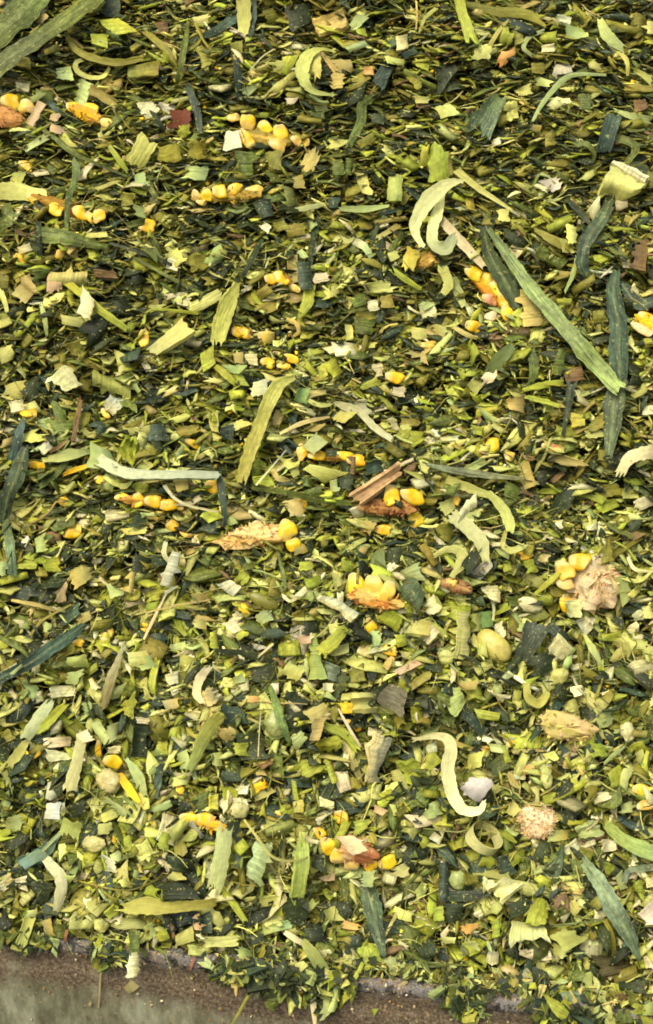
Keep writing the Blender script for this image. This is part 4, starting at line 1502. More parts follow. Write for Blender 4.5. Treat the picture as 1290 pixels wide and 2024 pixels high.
for typ, ck, pts, op, label, lm in parse():
    rgb, word, kq, ks = PAL[ck]
    if 'c' in op:
        rgb = tuple(int(x) for x in op['c'].split(','))
    lift = float(op.get('l', 0))
    if typ == 'Q':
        kind = op.get('k', kq)
        o, px, size = lay_patch(list(pts), rgb, kind, lift or random.uniform(1.2, 3.2), float(op.get('a', .16)), float(op['t']) if 't' in op else None, op.get('r', 0))
        register(o, kind, word, px, size, label, lm)
    elif typ == 'S':
        kind = op.get('k', ks)
        kw = {}
        if 't' in op: kw['thick'] = float(op['t'])
        wmax = max(p[2] for p in pts)
        o, px, size = lay_strip(pts, rgb, kind, lift=(lift or random.uniform(2, 3.5)) * (.5 if kind == 'leaf' else .75), midrib=(kind == 'leaf' and wmax > 26), **kw)
        register(o, kind + '_s', word, px, size, label, lm)
    else:
        x, y, l, w, a = pts[0]
        if ck in 'YA':
            o = kernel_at(x, y, l, w, a, rgb, lift or -.4)
        else:       # pith and bean lumps
            c0 = on_heap(x, y, (lift or 1.2) * MM)
            smooth = l > 55
            me = lump_mesh('pith_lump', l * .52 * PX, w * .52 * PX, w * .34 * PX, rgb, (.05 if smooth else .13), rgb2=tuple(int(q * .86) for q in rgb), freq=1.6 if smooth else 2.4)
            rot_mesh(me, frame_at(x, y, a, tilted(NRM * .5 - VIEW * .5, 20)))
            o = link('pith_lump', me, MAT['kernel'], c0)
            mark([(x + w * .5 * math.cos(t), y + w * .5 * math.sin(t)) for t in np.linspace(0, 6.28, 10)[:-1]])
        register(o, 'kernel' if ck in 'YA' else 'pith', word, (x, y), math.sqrt(l * w) * PX, label, lm)

# ---- curls made of more than one ribbon
def curl_thing(name, label, lm, cat, px, ribbons):
    c0 = on_heap(px[0], px[1], 2 * MM)
    e = bpy.data.objects.new(name, None); col.objects.link(e); e.location = c0.tolist(); e.empty_display_size = .005
    for nm, pts, rgb, kw in ribbons:
        lay_strip(pts, rgb, 'husk', nm, e, **kw)
    register(e, 'curl', '', px, .015, label, lm, cat)
curl_thing('husk_curl', 'large pale lime husk curl with an inner loop, right of the upper middle', 'the big pale curl', 'husk', (850, 430), [
    ('ribbon', [(914, 357, 5), (884, 364, 22), (853, 388, 32), (828, 424, 27), (820, 455, 19), (834, 486, 8)], (220, 226, 152), dict(lift=11, twist=14)),
    ('inner_loop', [(874, 384, 12), (864, 420, 22), (854, 455, 22), (858, 483, 24), (881, 490, 26), (898, 464, 14)], (212, 218, 136), dict(lift=6, twist=10)),
])
curl_thing('husk_curl', 'pale lime husk curl shaped like a letter C near the top', 'the pale C-shaped curl', 'husk', (610, 140), [
    ('ribbon', [(660, 101, 4), (632, 97, 8), (606, 113, 24), (597, 140, 27), (604, 166, 19), (622, 181, 11), (660, 188, 4)], (196, 202, 112), dict(lift=8, twist=8)),
    ('flap', [(620, 100, 26), (621, 124, 27), (621, 146, 26)], (188, 194, 104), dict(lift=6, twist=10)),
])

def husk_ring(px, py, rad, ang, tau, wid, rgb, label, lm):
    """a slice of rolled husk: a real tube seen into from above"""
    c0 = on_heap(px, py, 6 * MM)
    a = R(ang)
    perp = -(RIGHT * math.sin(a) + UPV * math.cos(a)) * -1
    axis = perp * math.sin(R(tau)) - VIEW * math.cos(R(tau)); axis /= np.linalg.norm(axis)
    x = RIGHT * math.cos(a) - UPV * math.sin(a); x = x - axis * np.dot(x, axis); x /= np.linalg.norm(x)
    y = np.cross(axis, x)
    n = 40
    P = np.zeros((n + 4, 5, 3))
    for i in range(n + 4):
        t = 2 * math.pi * i / n + 2.2
        rr = rad * PX * (1 + .03 * math.sin(2 * t)) * (1 - .045 * i / n) * (.93 if i > n else 1)
        for j in range(5):
            h = (j / 4 - 1) * wid * PX * (1 + .12 * math.sin(t * 2 + 1))
            P[i, j] = x * rr * math.cos(t) + y * rr * math.sin(t) + axis * h
    V, F, uv = shell(P, .55 * MM)
    me = make_mesh('husk_ring', V, F, uv, tint(rgb))
    o = link('husk_ring', me, MAT['husk'], c0)
    mark([(px + rad * .9 * math.cos(t), py + rad * .8 * math.sin(t)) for t in np.linspace(0, 6.28, 12)[:-1]])
    register(o, 'husk', 'pale', (px, py), rad * 2 * PX, label, lm, 'husk')
husk_ring(964, 1650, 34, 34, 58, 24, (200, 204, 128), 'pale rolled husk ring lying open below the white shell, lower right', 'the rolled husk ring')

# ---- cobs with kernels
Yk = (250, 208, 36); Yp = (244, 206, 80); Yo = (246, 196, 34); Yt = (226, 192, 84)
ORG = (224, 178, 92); RED = (176, 118, 70); CRM = (226, 208, 150); PNK = (222, 164, 120)
cob(2, 232, 46, 22, 6, (222, 168, 96), (190, 130, 80), [(20, 199, 38, 33, 0, Yk, 3), (51, 211, 30, 34, 80, Yt, 3), (14, 226, 34, 18, 10, Yo, 3), (36, 236, 26, 18, 10, ORG, 3)],
    'orange red cob chunk with two yellow kernels at the left edge', 'the cob at the left edge')
cob(172, 226, 40, 15, 25, Yo, ORG, [(145, 213, 34, 24, 25, Yo, 3), (176, 219, 38, 32, 20, Yk, 4), (211, 243, 28, 22, 20, Yt, 3)],
    'small cob fragment with bright spotted kernels, upper left', None)
cob(520, 272, 66, 20, 8, Yt, (150, 140, 70), [(461, 233, 28, 18, 0, Yt, 3), (488, 240, 34, 33, 80, Yk, 4), (521, 256, 36, 35, 80, Yk, 5), (556, 262, 34, 32, 80, Yk, 4),
    (486, 276, 52, 25, 55, Yo, 6), (549, 285, 36, 28, 20, Yt, 4), (588, 278, 30, 20, 30, Yt, 2), (606, 279, 22, 14, 80, Yk, 2)],
    'cluster of shiny round yellow kernels, upper middle', 'the round kernel cluster')
o_, p_, s_ = lay_patch([(440, 298), (446, 260), (471, 257), (478, 292)], (196, 198, 150), 'husk', 5)
register(o_, 'husk', 'whitish', p_, s_, 'whitish husk scrap at the left end of the round kernel cluster')
cob(445, 388, 66, 12, -2, (190, 160, 60), (140, 130, 60), [(388, 386, 22, 20, 80, Yt, 2), (408, 385, 28, 26, 80, Yk, 3), (437, 380, 38, 30, 5, Yk, 4), (466, 376, 32, 27, 10, Yk, 3), (501, 378, 38, 27, 5, Yt, 2), (400, 400, 26, 16, 10, Yt, 1), (478, 392, 34, 16, 0, Yt, 1)],
    'level row of yellow kernels below the round kernel cluster', 'the level kernel row')
cob(132, 412, 72, 12, 22, (200, 150, 50), (150, 120, 50), [(72, 394, 42, 22, 30, Yk, 3), (108, 412, 40, 28, 38, Yk, 4), (160, 421, 36, 30, 20, Yk, 4), (180, 432, 34, 18, 45, Yo, 3), (196, 426, 26, 28, 70, Yo, 3)],
    'slanting row of yellow kernels beside the pale sleeve at the left edge', 'the slanting kernel row')
cob(968, 572, 62, 18, 46, (230, 172, 40), (206, 140, 50), [(936, 539, 38, 28, 28, Yk, 4), (962, 552, 36, 30, 30, Yo, 5), (984, 570, 38, 31, 48, Yk, 5), (996, 592, 40, 28, 70, Yo, 5), (1002, 617, 32, 24, 70, Yk, 4), (968, 592, 34, 22, 20, PNK, 3)],
    'long bent orange yellow strip of kernels beside the long diagonal blade', 'the bent orange kernel strip')
cob(1280, 636, 30, 14, 32, Yk, Yo, [(1280, 628, 40, 20, 32, Yk, 4), (1268, 650, 50, 18, 36, (240, 200, 130), 4)],
    'yellow cob fragment at the right edge beside the upright blue-green blade', None, flakes=20)
cob(550, 552, 24, 12, 0, Yo, (150, 110, 50), [(536, 552, 28, 22, 0, Yo, 3), (556, 549, 36, 26, 15, Yk, 4), (582, 569, 28, 14, 30, Yt, 3)],
    'small orange kernel clump left of the dark over lime leaf', None, flakes=20)
cob(476, 657, 22, 11, 10, Yo, (130, 90, 40), [(468, 655, 24, 22, 0, Yo, 3), (486, 660, 26, 20, 30, Yk, 3)],
    'small orange kernel pair at the foot of the tapered lime strip', None, flakes=16)
for x, y, l, w, a, c, lab in ((526, 668, 38, 29, 10, Yt, 'tan yellow kernel right of the orange kernel pair, upper middle'),
                              (643, 605, 44, 22, 62, Yk, 'hollow yellow kernel right of the bright lime leaf tip'),
                              (934, 646, 36, 26, 25, Yo, 'orange kernel left of the bent orange kernel strip'),
                              (970, 624, 26, 24, 0, CRM, 'pale cream kernel under the bent orange kernel strip'),
                              (528, 718, 30, 24, 20, Yk, 'yellow kernel left of the lime cubes, above the long leaning strip'),
                              (575, 708, 36, 19, 15, Yo, 'flat orange kernel above the folded top of the long leaning strip'),
                              (560, 723, 30, 13, 5, Yo, 'thin orange kernel edge above the folded top of the long leaning strip'),
                              (782, 748, 48, 25, 15, Yo, 'large orange tan kernel between two whitish scraps, right of the middle'),
                              (846, 681, 38, 16, -10, Yt, 'flat tan kernel above a whitish square, right of the middle'),
                              (672, 487, 20, 16, 0, Yt, 'tiny pale kernel left of the arched pale rind'),
                              (970, 880, 38, 29, -30, Yo, 'plump orange kernel alone in the dark, right part'),
                              (1008, 902, 26, 22, 0, Yt, 'small tan kernel right of the plump orange kernel'),
                              (1090, 886, 42, 22, 20, (205, 140, 70), 'orange brown kernel left of the wide dark leaf end'),
                              (1045, 900, 24, 22, 0, (180, 140, 90), 'dull tan kernel between two others, right part'),
                              (382, 878, 40, 17, 28, Yo, 'orange kernel sliver above the pale level stem'),
                              (70, 918, 42, 17, 5, Yo, 'flat orange kernel below the dark blade at the left edge'),
                              (122, 986, 44, 23, 42, Yk, 'bright yellow kernel slanting, left of the swollen kernel row'),
                              (198, 948, 24, 20, 40, Yk, 'yellow kernel tucked under the mint torn flag'),
                              (420, 961, 34, 27, 25, Yo, 'orange yellow kernel right end of the pale level stem'),
                              (595, 994, 32, 28, 80, Yo, 'yellow kernel inside a pale tan dotted husk'),
                              (142, 1049, 42, 31, 0, Yo, 'plump orange yellow kernel alone, left part'),
                              (310, 1021, 46, 21, 0, Yt, 'pale orange kernel with pink end below the swollen kernel row'),
                              (340, 1038, 30, 24, 20, Yo, 'round orange kernel below the swollen kernel row'),
                              (402, 1018, 32, 15, 0, Yk, 'thin yellow kernel left of the cream red cob shard'),
                              (368, 1056, 32, 17, 30, Yo, 'orange kernel beside a lime scrap, left of the cream red cob shard'),
                              (757, 1046, 36, 22, 5, Yo, 'short orange kernel beside a tan square, right of the centre'),
                              (820, 1026, 46, 32, -40, Yk, 'bright yellow kernel with orange tip below the kernel pair'),
                              (1030, 1100, 50, 18, -10, Yo, 'orange yellow kernel with a red tail below the arching pale curl'),
                              (485, 1198, 44, 27, 42, Yk, 'smooth bright yellow kernel in the middle left'),
                              (733, 1240, 42, 25, 65, Yk, 'upright yellow kernel below the fan of kernels'),
                              (725, 1287, 40, 28, 20, (186, 178, 96), 'pale olive kernel below the upright yellow kernel'),
                              (766, 1284, 38, 23, 10, Yo, 'orange yellow kernel right of the pale olive kernel'),
                              (768, 1310, 30, 16, -60, ORG, 'small orange kernel tail below the orange yellow kernel'),
                              (284, 1242, 28, 17, -70, Yo, 'small orange kernel beside a thin cream fibre, left part'),
                              (212, 1256, 32, 20, -55, Yt, 'pale yellow kernel above the pale stalk cylinder'),
                              (222, 1506, 40, 31, 20, Yk, 'single bright yellow kernel right of the upright pale strip'),
                              (194, 1481, 38, 13, 85, Yk, 'thin upright yellow kernel above the single bright kernel'),
                              (673, 1615, 30, 29, 60, Yo, 'round orange kernel above the kernel flower'),
                              (631, 1647, 30, 22, 40, Yk, 'yellow kernel left above the kernel flower'),
                              (228, 1656, 20, 14, 80, Yk, 'tiny yellow kernel tip left of the bright hanging rectangle'),
                              (1267, 1560, 38, 24, 10, Yk, 'yellow kernel at the right edge, lower part'),
                              (1275, 1590, 34, 22, -10, Yt, 'tan kernel at the right edge above the mint edge strip')):
    o = kernel_at(x, y, l, w, a, c, -.5)
    register(o, 'kernel', 'yellow', (x, y), math.sqrt(l * w) * PX, lab, None, 'kernel')
cob(298, 992, 62, 10, 6, (190, 140, 50), ORG, [(240, 983, 28, 15, 5, Yk, 2), (272, 988, 30, 23, 80, Yk, 4), (302, 990, 34, 26, 5, Yk, 5), (332, 997, 38, 23, 0, Yo, 4), (354, 1000, 20, 18, 0, Yt, 2)],
    'level row of four swollen yellow kernels below the pale level stem', 'the swollen kernel row', flakes=25)
cob(650, 902, 62, 9, 7, (196, 150, 50), ORG, [(598, 892, 30, 25, 70, Yo, 4), (626, 900, 36, 20, 5, Yk, 4), (680, 902, 38, 18, 5, Yk, 4), (704, 911, 36, 24, 0, Yo, 3)],
    'orange kernel row under the pale mint diamond near the centre', 'the orange kernel row', flakes=25)
cob(772, 1002, 56, 15, 2, (150, 100, 62), (200, 146, 84), [(775, 979, 40, 33, 80, Yk, 7), (815, 984, 46, 31, 10, Yk, 7)],
    'red brown cob shard with two bright yellow kernels right of the centre', 'the kernel pair', flakes=140, rough=.25, rgbs=[(176, 120, 76), (212, 164, 98), (140, 90, 58)])
cob(500, 1060, 70, 21, -8, (240, 220, 140), (234, 194, 110), [(566, 1048, 40, 38, 60, Yk, 5), (578, 1076, 28, 30, 80, Yk, 4), (510, 1045, 34, 26, 70, (232, 196, 120), 3)],
    'cream and red cob shard with a yellow end left of the centre', 'the cream red cob shard', flakes=170, rough=.3, rgbs=[(242, 222, 140), (238, 204, 110), (240, 214, 130), (228, 160, 96)])
cob(742, 1184, 48, 17, 10, (230, 166, 80), (238, 204, 110), [(703, 1156, 44, 34, 70, Yk, 6), (737, 1160, 46, 38, 85, Yp, 6), (768, 1168, 40, 28, 110, Yp, 5)],
    'orange cob shard with a fan of pale yellow kernels near the centre', 'the fan of kernels', flakes=150, rough=.25, rgbs=[(232, 170, 90), (240, 206, 120), (216, 134, 70)])
cob(902, 1158, 30, 13, 12, (150, 104, 66), (190, 150, 90), [(890, 1152, 26, 16, 10, Yt, 3)], 'small red brown cob shard below the grey ridged square', None, flakes=40)
cob(1172, 1150, 54, 48, 25, (238, 200, 140), (240, 216, 150), [(1146, 1112, 46, 34, 10, Yo, 11), (1117, 1126, 40, 36, 60, Yp, 9), (1116, 1152, 34, 26, 0, (236, 200, 110), 9), (1206, 1160, 44, 32, 60, (222, 210, 130), 9), (1120, 1192, 36, 26, 80, Yk, 5), (1195, 1190, 40, 24, 10, PNK, 7)],
    'pink and cream broken cob chunk with one orange kernel at the right', 'the pink cob chunk', flakes=420, rough=.3, rgbs=[(238, 196, 140), (240, 220, 150), (226, 150, 100), (240, 206, 120)])
o_, p_, s_ = lay_patch([(1121, 1186), (1149, 1185), (1151, 1220), (1123, 1221)], (200, 202, 130), 'stalk', 9, thick=2)
register(o_, 'stalk', 'pale', p_, s_, 'pale square chip with a dark slot below the pink cob chunk')
cob(402, 1624, 42, 11, 16, Yo, ORG, [(375, 1617, 36, 23, 20, Yk, 4), (405, 1621, 36, 25, 10, Yo, 4), (429, 1635, 28, 17, 30, Yk, 3)],
    'row of orange kernels above the bright hanging rectangle', None, flakes=20)
cob(700, 1678, 44, 24, 20, (214, 140, 90), (236, 206, 140), [(650, 1671, 36, 28, 60, Yk, 5), (668, 1690, 42, 34, 100, Yp, 6), (698, 1702, 42, 30, 95, (236, 206, 110), 6), (734, 1708, 32, 28, 85, Yk, 4), (765, 1704, 36, 27, -25, Yk, 4)],
    'kernel flower of pale yellow kernels around a dark red centre, lower middle', 'the kernel flower', flakes=90, rgbs=[(236, 206, 140), (214, 130, 90), (240, 214, 150)])
o_, p_, s_ = lay_patch([(664, 1652), (700, 1653), (727, 1680), (695, 1692)], (230, 210, 156), 'husk', 9)
register(o_, 'husk', 'tan', p_, s_, 'pale pinkish husk flap on top of the kernel flower')
cob(1060, 1622, 36, 33, 0, (244, 230, 176), (238, 212, 150), [], 'round cut cob disc with a fuzzy pinkish rim and pale centre, lower right', 'the fuzzy cob disc', lift=2.4, flakes=900,
    rgbs=[(240, 216, 150), (238, 196, 146), (236, 222, 150), (226, 176, 124)], depth=.34, rough=.16, inner=0, fl=(.5, 1.5))
cob(1118, 1436, 54, 26, 12, (212, 200, 112), (220, 196, 126), [], 'yellow fibrous cob end crossed by a dark leaf, lower right', 'the yellow fibrous cob end', lift=1.5, flakes=200,
    rgbs=[(216, 206, 116), (206, 190, 100), (222, 196, 140)], rough=.2)
cob(838, 515, 24, 16, -10, (180, 150, 60), ORG, [], 'small yellow orange torn cob bit below the big pale curl', None, flakes=50)

# ------------------------------------------------------------------ loose pieces on top (each one an object)
def zone(py, px=640.0):
    """0 = upper, darker part with pieces lying level; 1 = lower, paler part; with drifts of paler and darker chop"""
    z = (py - 420) / 900.0
    z += .22 * math.sin(px * .0061 + 1.3) * math.sin(py * .0078 + .4) + .16 * math.sin(px * .017 + py * .006) + .10 * math.sin(py * .031 + px * .009)
    return min(1.0, max(0.0, z))
TOPS = [  # kind, colour key, weight upper, weight lower, length mm, width/length
    ('leaf', 'D', 4.2, 3.0, (4, 9), (.4, .9)), ('leaf', 'B', 1.6, 2.2, (4, 9), (.4, .9)), ('leaf', 'G', 2.2, 1.6, (4, 9), (.3, .8)),
    ('stalk', 'O', 3.6, 1.8, (3, 8), (.35, .8)), ('stalk', 'L', 2.4, 2.2, (3, 7), (.4, .9)), ('stalk', 'C', .5, 1.6, (2.5, 6), (.5, .9)),
    ('husk', 'P', 1.2, 3.2, (3, 8), (.4, .8)), ('husk', 'M', .9, 2.2, (3, 8), (.4, .8)), ('husk', 'T', 1.5, 1.0, (3, 7), (.3, .7)),
    ('bark', 'N', .25, .15, (3, 7), (.2, .5)),
]
def chip_frame(py, up=None):
    z = zone(py)
    wu = .75 - .35 * z if up is None else up
    n = NRM * (1 - wu) + WUP * wu + rng.normal(0, .34, 3)
    n /= np.linalg.norm(n)
    a = random.gauss(0, .6 + .5 * z)
    x = RIGHT * math.cos(a) + np.cross(n, RIGHT) * math.sin(a)
    x = x - n * np.dot(x, n); x /= np.linalg.norm(x)
    return np.stack([x, np.cross(n, x), n], 1)
def loose_chip(px, py, kind, rgb, L, Wd, lift):
    nu, nv = 5, 4
    s = np.linspace(-.5, .5, nu); t = np.linspace(-.5, .5, nv)
    sh = random.uniform(-.6, .6); tp = random.uniform(0, .75); bend = random.gauss(0, .16); cup = random.gauss(0, .14)
    if kind == 'stalk':
        cup = random.choice((1, -1)) * random.uniform(.1, .3)
    pointed = kind in ('leaf', 'husk') and random.random() < .4
    e0 = rng.normal(0, .08, nv); e1 = rng.normal(0, .08, nv); f0 = rng.normal(1, .08, (nu, nv))
    P = np.zeros((nu, nv, 3))
    for i in range(nu):
        for j in range(nv):
            w = f0[i, j] * Wd * (1 - tp * (s[i] + .5))
            if pointed: w = Wd * max(.12, math.cos(s[i] * 2.7))
            x = (s[i] + (e0[j] if i == 0 else e1[j] if i == nu - 1 else 0)) * L + sh * t[j] * Wd
            P[i, j] = (x, t[j] * w, bend * L * (.25 - (s[i]) ** 2) * 2 + cup * Wd * (.25 - t[j] ** 2) * 2 + random.gauss(0, .015 * L))
    th = {'husk': .35, 'leaf': .28, 'stalk': random.uniform(.7, 1.8), 'bark': 1.2}[kind] * MM
    M = chip_frame(py)
    V, F, uv = shell(P, th, np.array([0, 0, 1.]), fray=random.choice((0, .5, 1)))
    c0 = on_heap(px, py, lift * MM)
    V = V @ M.T
    foot = project(c0 + P.reshape(-1, 3) @ M.T)
    hull = [foot[i] for i in (0, nv - 1, nu * nv - 1, (nu - 1) * nv)]
    if covered(hull) > .30:
        return None
    me = make_mesh(NAMES[kind], V, F, uv, vcol=graded(rgb, along(uv), .18))
    o = link(NAMES[kind], me, MAT['ridge'] if kind == 'husk' and random.random() < .3 else MAT[kind], c0)
    mark(hull)
    return o, math.sqrt(L * Wd)
quota = {}
for t in THINGS:
    quota[t['kind']] = quota.get(t['kind'], 0) + 1
tries = 0
LOOSE = 0
while tries < 5200 and LOOSE < 620:
    tries += 1
    px, py = random.uniform(0, 1290), random.uniform(0, 2000)
    if py > rim_y(px) - 14: continue
    z = zone(py, px)
    wts = [a * (1 - z) + b * z for _, _, a, b, _, _ in TOPS]
    k = random.choices(range(len(TOPS)), wts)[0]
    kind, ck, _, _, lr, wr = TOPS[k]
    if quota.get(kind, 0) >= 298: continue
    L = random.uniform(*lr) * MM * 1.35; Wd = L * random.uniform(*wr)
    r = loose_chip(px, py, kind, PAL[ck][0], L, Wd, random.uniform(-.5, 1.2))
    if r is None: continue
    LOOSE += 1
    quota[kind] = quota.get(kind, 0) + 1
    register(r[0], kind, PAL[ck][1], (px, py), r[1])
print("laid", len(THINGS), "loose", LOOSE, quota)

# ------------------------------------------------------------------ litter that nobody could count
def litter(name, label, kind, count, templates, colours, lmm, depth, mat, keep=None, ext=True, flatten=None, rj=.25, wobble=.34, below=8):
    """one mesh of many small real pieces bedded in the heap"""
    tv = [np.array(t[0]) for t in templates]; tf = [t[1] for t in templates]
    Vs = []; Fi = []; Fl = []; Cs = []; UVs = []; base = 0
    keys = [c[0] for c in colours]
    made = 0; guard = 0
    while made < count and guard < count * 3:
        guard += 1
        if ext and random.random() < .34:
            u = random.uniform(-.32, .32); v = random.uniform(-.26, .40)
        else:
            u = random.uniform(-.17, .17); v = random.uniform(-.26, .28)
        d = depth[0] + (depth[1] - depth[0]) * random.random() ** .72
        p = surf(u, v, d * MM)
        qx, qy = project(p)[0]
        if qy > rim_y(qx) - 6 and np.dot(p - RMID, ROUT) > -5 * MM: continue
        if qy > rim_y(qx) + 40: continue
        if 0 <= qx < W_PX and 0 <= qy < H_PX:
            if d > -below and cover[int(qy / GS), int(qx / GS)]:
                d -= below; p = surf(u, v, d * MM)
        z = zone(qy, qx)
        if kind == 'leaf' and random.random() < .22 * z: continue
        wts = [c[1] * (1 - z) + c[2] * z for c in colours]
        ck = random.choices(keys, wts)[0]
        rgb = PAL[ck][0] if isinstance(ck, str) else ck
        k = random.randrange(len(tv))
        L = (lmm[0] + (lmm[1] - lmm[0]) * random.random() ** 1.25) * MM
        M = chip_frame(qy, flatten)
        L *= 1.12 + .10 * z
        T = tv[k] * np.array([L, L * random.uniform(.6, 1.25) * (.78 + .22 * z), L * random.uniform(.7, 1.3)])
        V = T @ M.T + p
        Vs.append(V)
        for f in tf[k]:
            Fi.extend(i + base for i in f); Fl.append(len(f))
        Cs.append(np.tile(tint(rgb, rj), (len(V), 1)))
        UVs.append(T[:, :2] + random.random() * 3)
        base += len(V); made += 1
    V = np.vstack(Vs).astype(np.float32)
    me = bpy.data.meshes.new(name)
    me.vertices.add(len(V)); me.vertices.foreach_set("co", V.ravel())
    me.loops.add(len(Fi)); me.loops.foreach_set("vertex_index", np.array(Fi, np.int32))
    Fl = np.array(Fl, np.int32); st = np.concatenate([[0], np.cumsum(Fl)[:-1]]).astype(np.int32)
    me.polygons.add(len(Fl)); me.polygons.foreach_set("loop_start", st)
    me.update(calc_edges=True); me.validate()
    C = np.ones((len(V), 4), np.float32); C[:, :3] = np.vstack(Cs)
    ca = me.color_attributes.new("tint", 'FLOAT_COLOR', 'POINT'); ca.data.foreach_set("color", C.ravel())
    ul = me.uv_layers.new(name="fibre")
    li = np.empty(len(me.loops), np.int32); me.loops.foreach_get("vertex_index", li)
    ul.data.foreach_set("uv", np.vstack(UVs).astype(np.float32)[li].ravel())
    o = link(name, me, mat)
    o['kind'] = 'stuff'; o['label'] = label
    return o
def t_chip(ratio, bend, cup, tp, th, ragged=.08, nu=4, nv=3):
    s = np.linspace(-.5, .5, nu); t = np.linspace(-.5, .5, nv)
    P = np.zeros((nu, nv, 3))
    for i in range(nu):
        for j in range(nv):
            P[i, j] = (s[i] + (random.gauss(0, ragged) if i in (0, nu - 1) else 0), t[j] * ratio * (1 - tp * (s[i] + .5)) * random.uniform(.75, 1.25) + random.gauss(0, .04), bend * (.25 - s[i] ** 2) * 2 + cup * ratio * (.25 - t[j] ** 2) * 2)
    V, F, _ = shell(P, th, np.array([0, 0, 1.]))
    return V, F
def t_lens(ratio, bend, th):
    s = np.linspace(-.5, .5, 5); t = np.linspace(-.5, .5, 3)
    P = np.zeros((5, 3, 3))
    for i in range(5):
        for j in range(3):
            P[i, j] = (s[i], t[j] * ratio * max(.08, math.cos(s[i] * 2.8)), bend * (.25 - s[i] ** 2) * 2 + .2 * ratio * (.25 - t[j] ** 2))
    V, F, _ = shell(P, th, np.array([0, 0, 1.]))
    return V, F
def t_block(a, b):
    V = np.array([[x * .5, y * a * .5, z * b * .5] for x in (-1, 1) for y in (-1, 1) for z in (-1, 1)]) + rng.normal(0, .06, (8, 3))
    return V, [(0, 1, 3, 2), (4, 6, 7, 5), (0, 4, 5, 1), (2, 3, 7, 6), (0, 2, 6, 4), (1, 5, 7, 3)]
def t_strand(th, n=6, curve=.2):
    V = []; F = []
    a0, a1 = random.gauss(0, curve), random.gauss(0, curve * .5)
    for i in range(n):
        s = i / (n - 1) - .5
        y = a0 * (.25 - s * s) * 2 + a1 * math.sin(s * 9) * .3; z = random.gauss(0, .02)
        r = th * (1 - .5 * abs(s) * 2) + th * .1
        for q in range(3):
            b = 2.094 * q
            V.append((s, y + r * math.cos(b), z + r * .6 * math.sin(b)))
        if i:
            for q in range(3):
                a, b = (i - 1) * 3 + q, (i - 1) * 3 + (q + 1) % 3
                F.append((a, b, b + 3, a + 3))
    return np.array(V), F
T_LEAF = [t_chip(random.uniform(.35, .9), random.gauss(0, .2), random.gauss(0, .25), random.uniform(0, .8), .05, .2) for _ in range(12)] + [t_lens(random.uniform(.2, .5), random.gauss(0, .2), .04) for _ in range(8)]
T_STALK = [t_chip(random.uniform(.3, .85), random.gauss(0, .10), random.gauss(0, .16), random.uniform(0, .7), .09, .14) for _ in range(14)] + [t_lens(random.uniform(.15, .4), random.gauss(0, .15), .08) for _ in range(5)] + [t_block(random.uniform(.4, .8), random.uniform(.15, .3)) for _ in range(3)]
T_HUSK = [t_chip(random.uniform(.25, .7), random.gauss(0, .3), random.gauss(0, .2), random.uniform(0, .8), .06, .2) for _ in range(12)] + [t_lens(random.uniform(.15, .4), random.gauss(0, .3), .05) for _ in range(7)]
T_STR = [t_strand(random.choice((.006, .009, .014, .022))) for _ in range(16)]
T_CRUMB = [t_block(random.uniform(.5, 1), random.uniform(.3, .8)) for _ in range(6)]
litter("leaf_litter", "dark green chopped leaf bits bedded through the whole heap", 'leaf', 10500, T_LEAF,
       [('D', 9, 4), ('B', 1, 1.4), ('G', 4, 3.5)], (4, 15), (-14, .6), MAT['leaf'])
litter("stalk_litter", "olive and lime chopped stalk bits bedded through the whole heap", 'stalk', 13000, T_STALK,
       [('O', 5.5, 3), ('L', 2.5, 4), ('C', .4, 2.2), ('N', .6, .2), ('T', .5, .4), ('P', 1.4, 4)], (3, 11), (-13, .8), MAT['stalk'])
litter("husk_litter", "pale chopped husk bits bedded through the whole heap", 'husk', 12500, T_HUSK,
       [('P', 2.6, 9), ('M', .5, 2.5), ('T', .9, .6), ('O', 4.5, 1.4), ('L', 2.2, 3), ('W', .15, .4), ('C', .3, 1)], (3.5, 12), (-12, 1.2), MAT['husk'])
litter("fibre_litter", "thin stalk fibres and leaf threads strewn over the heap", 'stem', 12500, T_STR,
       [('O', 4, 2.5), ('G', 3, 2), ('P', 1.6, 2), ('D', 2, 1.6), ('T', 1.4, 1), ('N', .4, .2)], (5, 24), (-8, 2.0), MAT['stem'], below=4)
litter("crumb_litter", "tiny pale and olive crumbs scattered over the heap", 'pith', 10000, T_CRUMB,
       [('P', 1.4, 3), ('O', 4, 3), ('L', 3, 3), ('C', .2, .6), ('Y', .3, .3), ('D', 1, 1)], (.6, 2.0), (-6, 1.0), MAT['pith'], below=3)

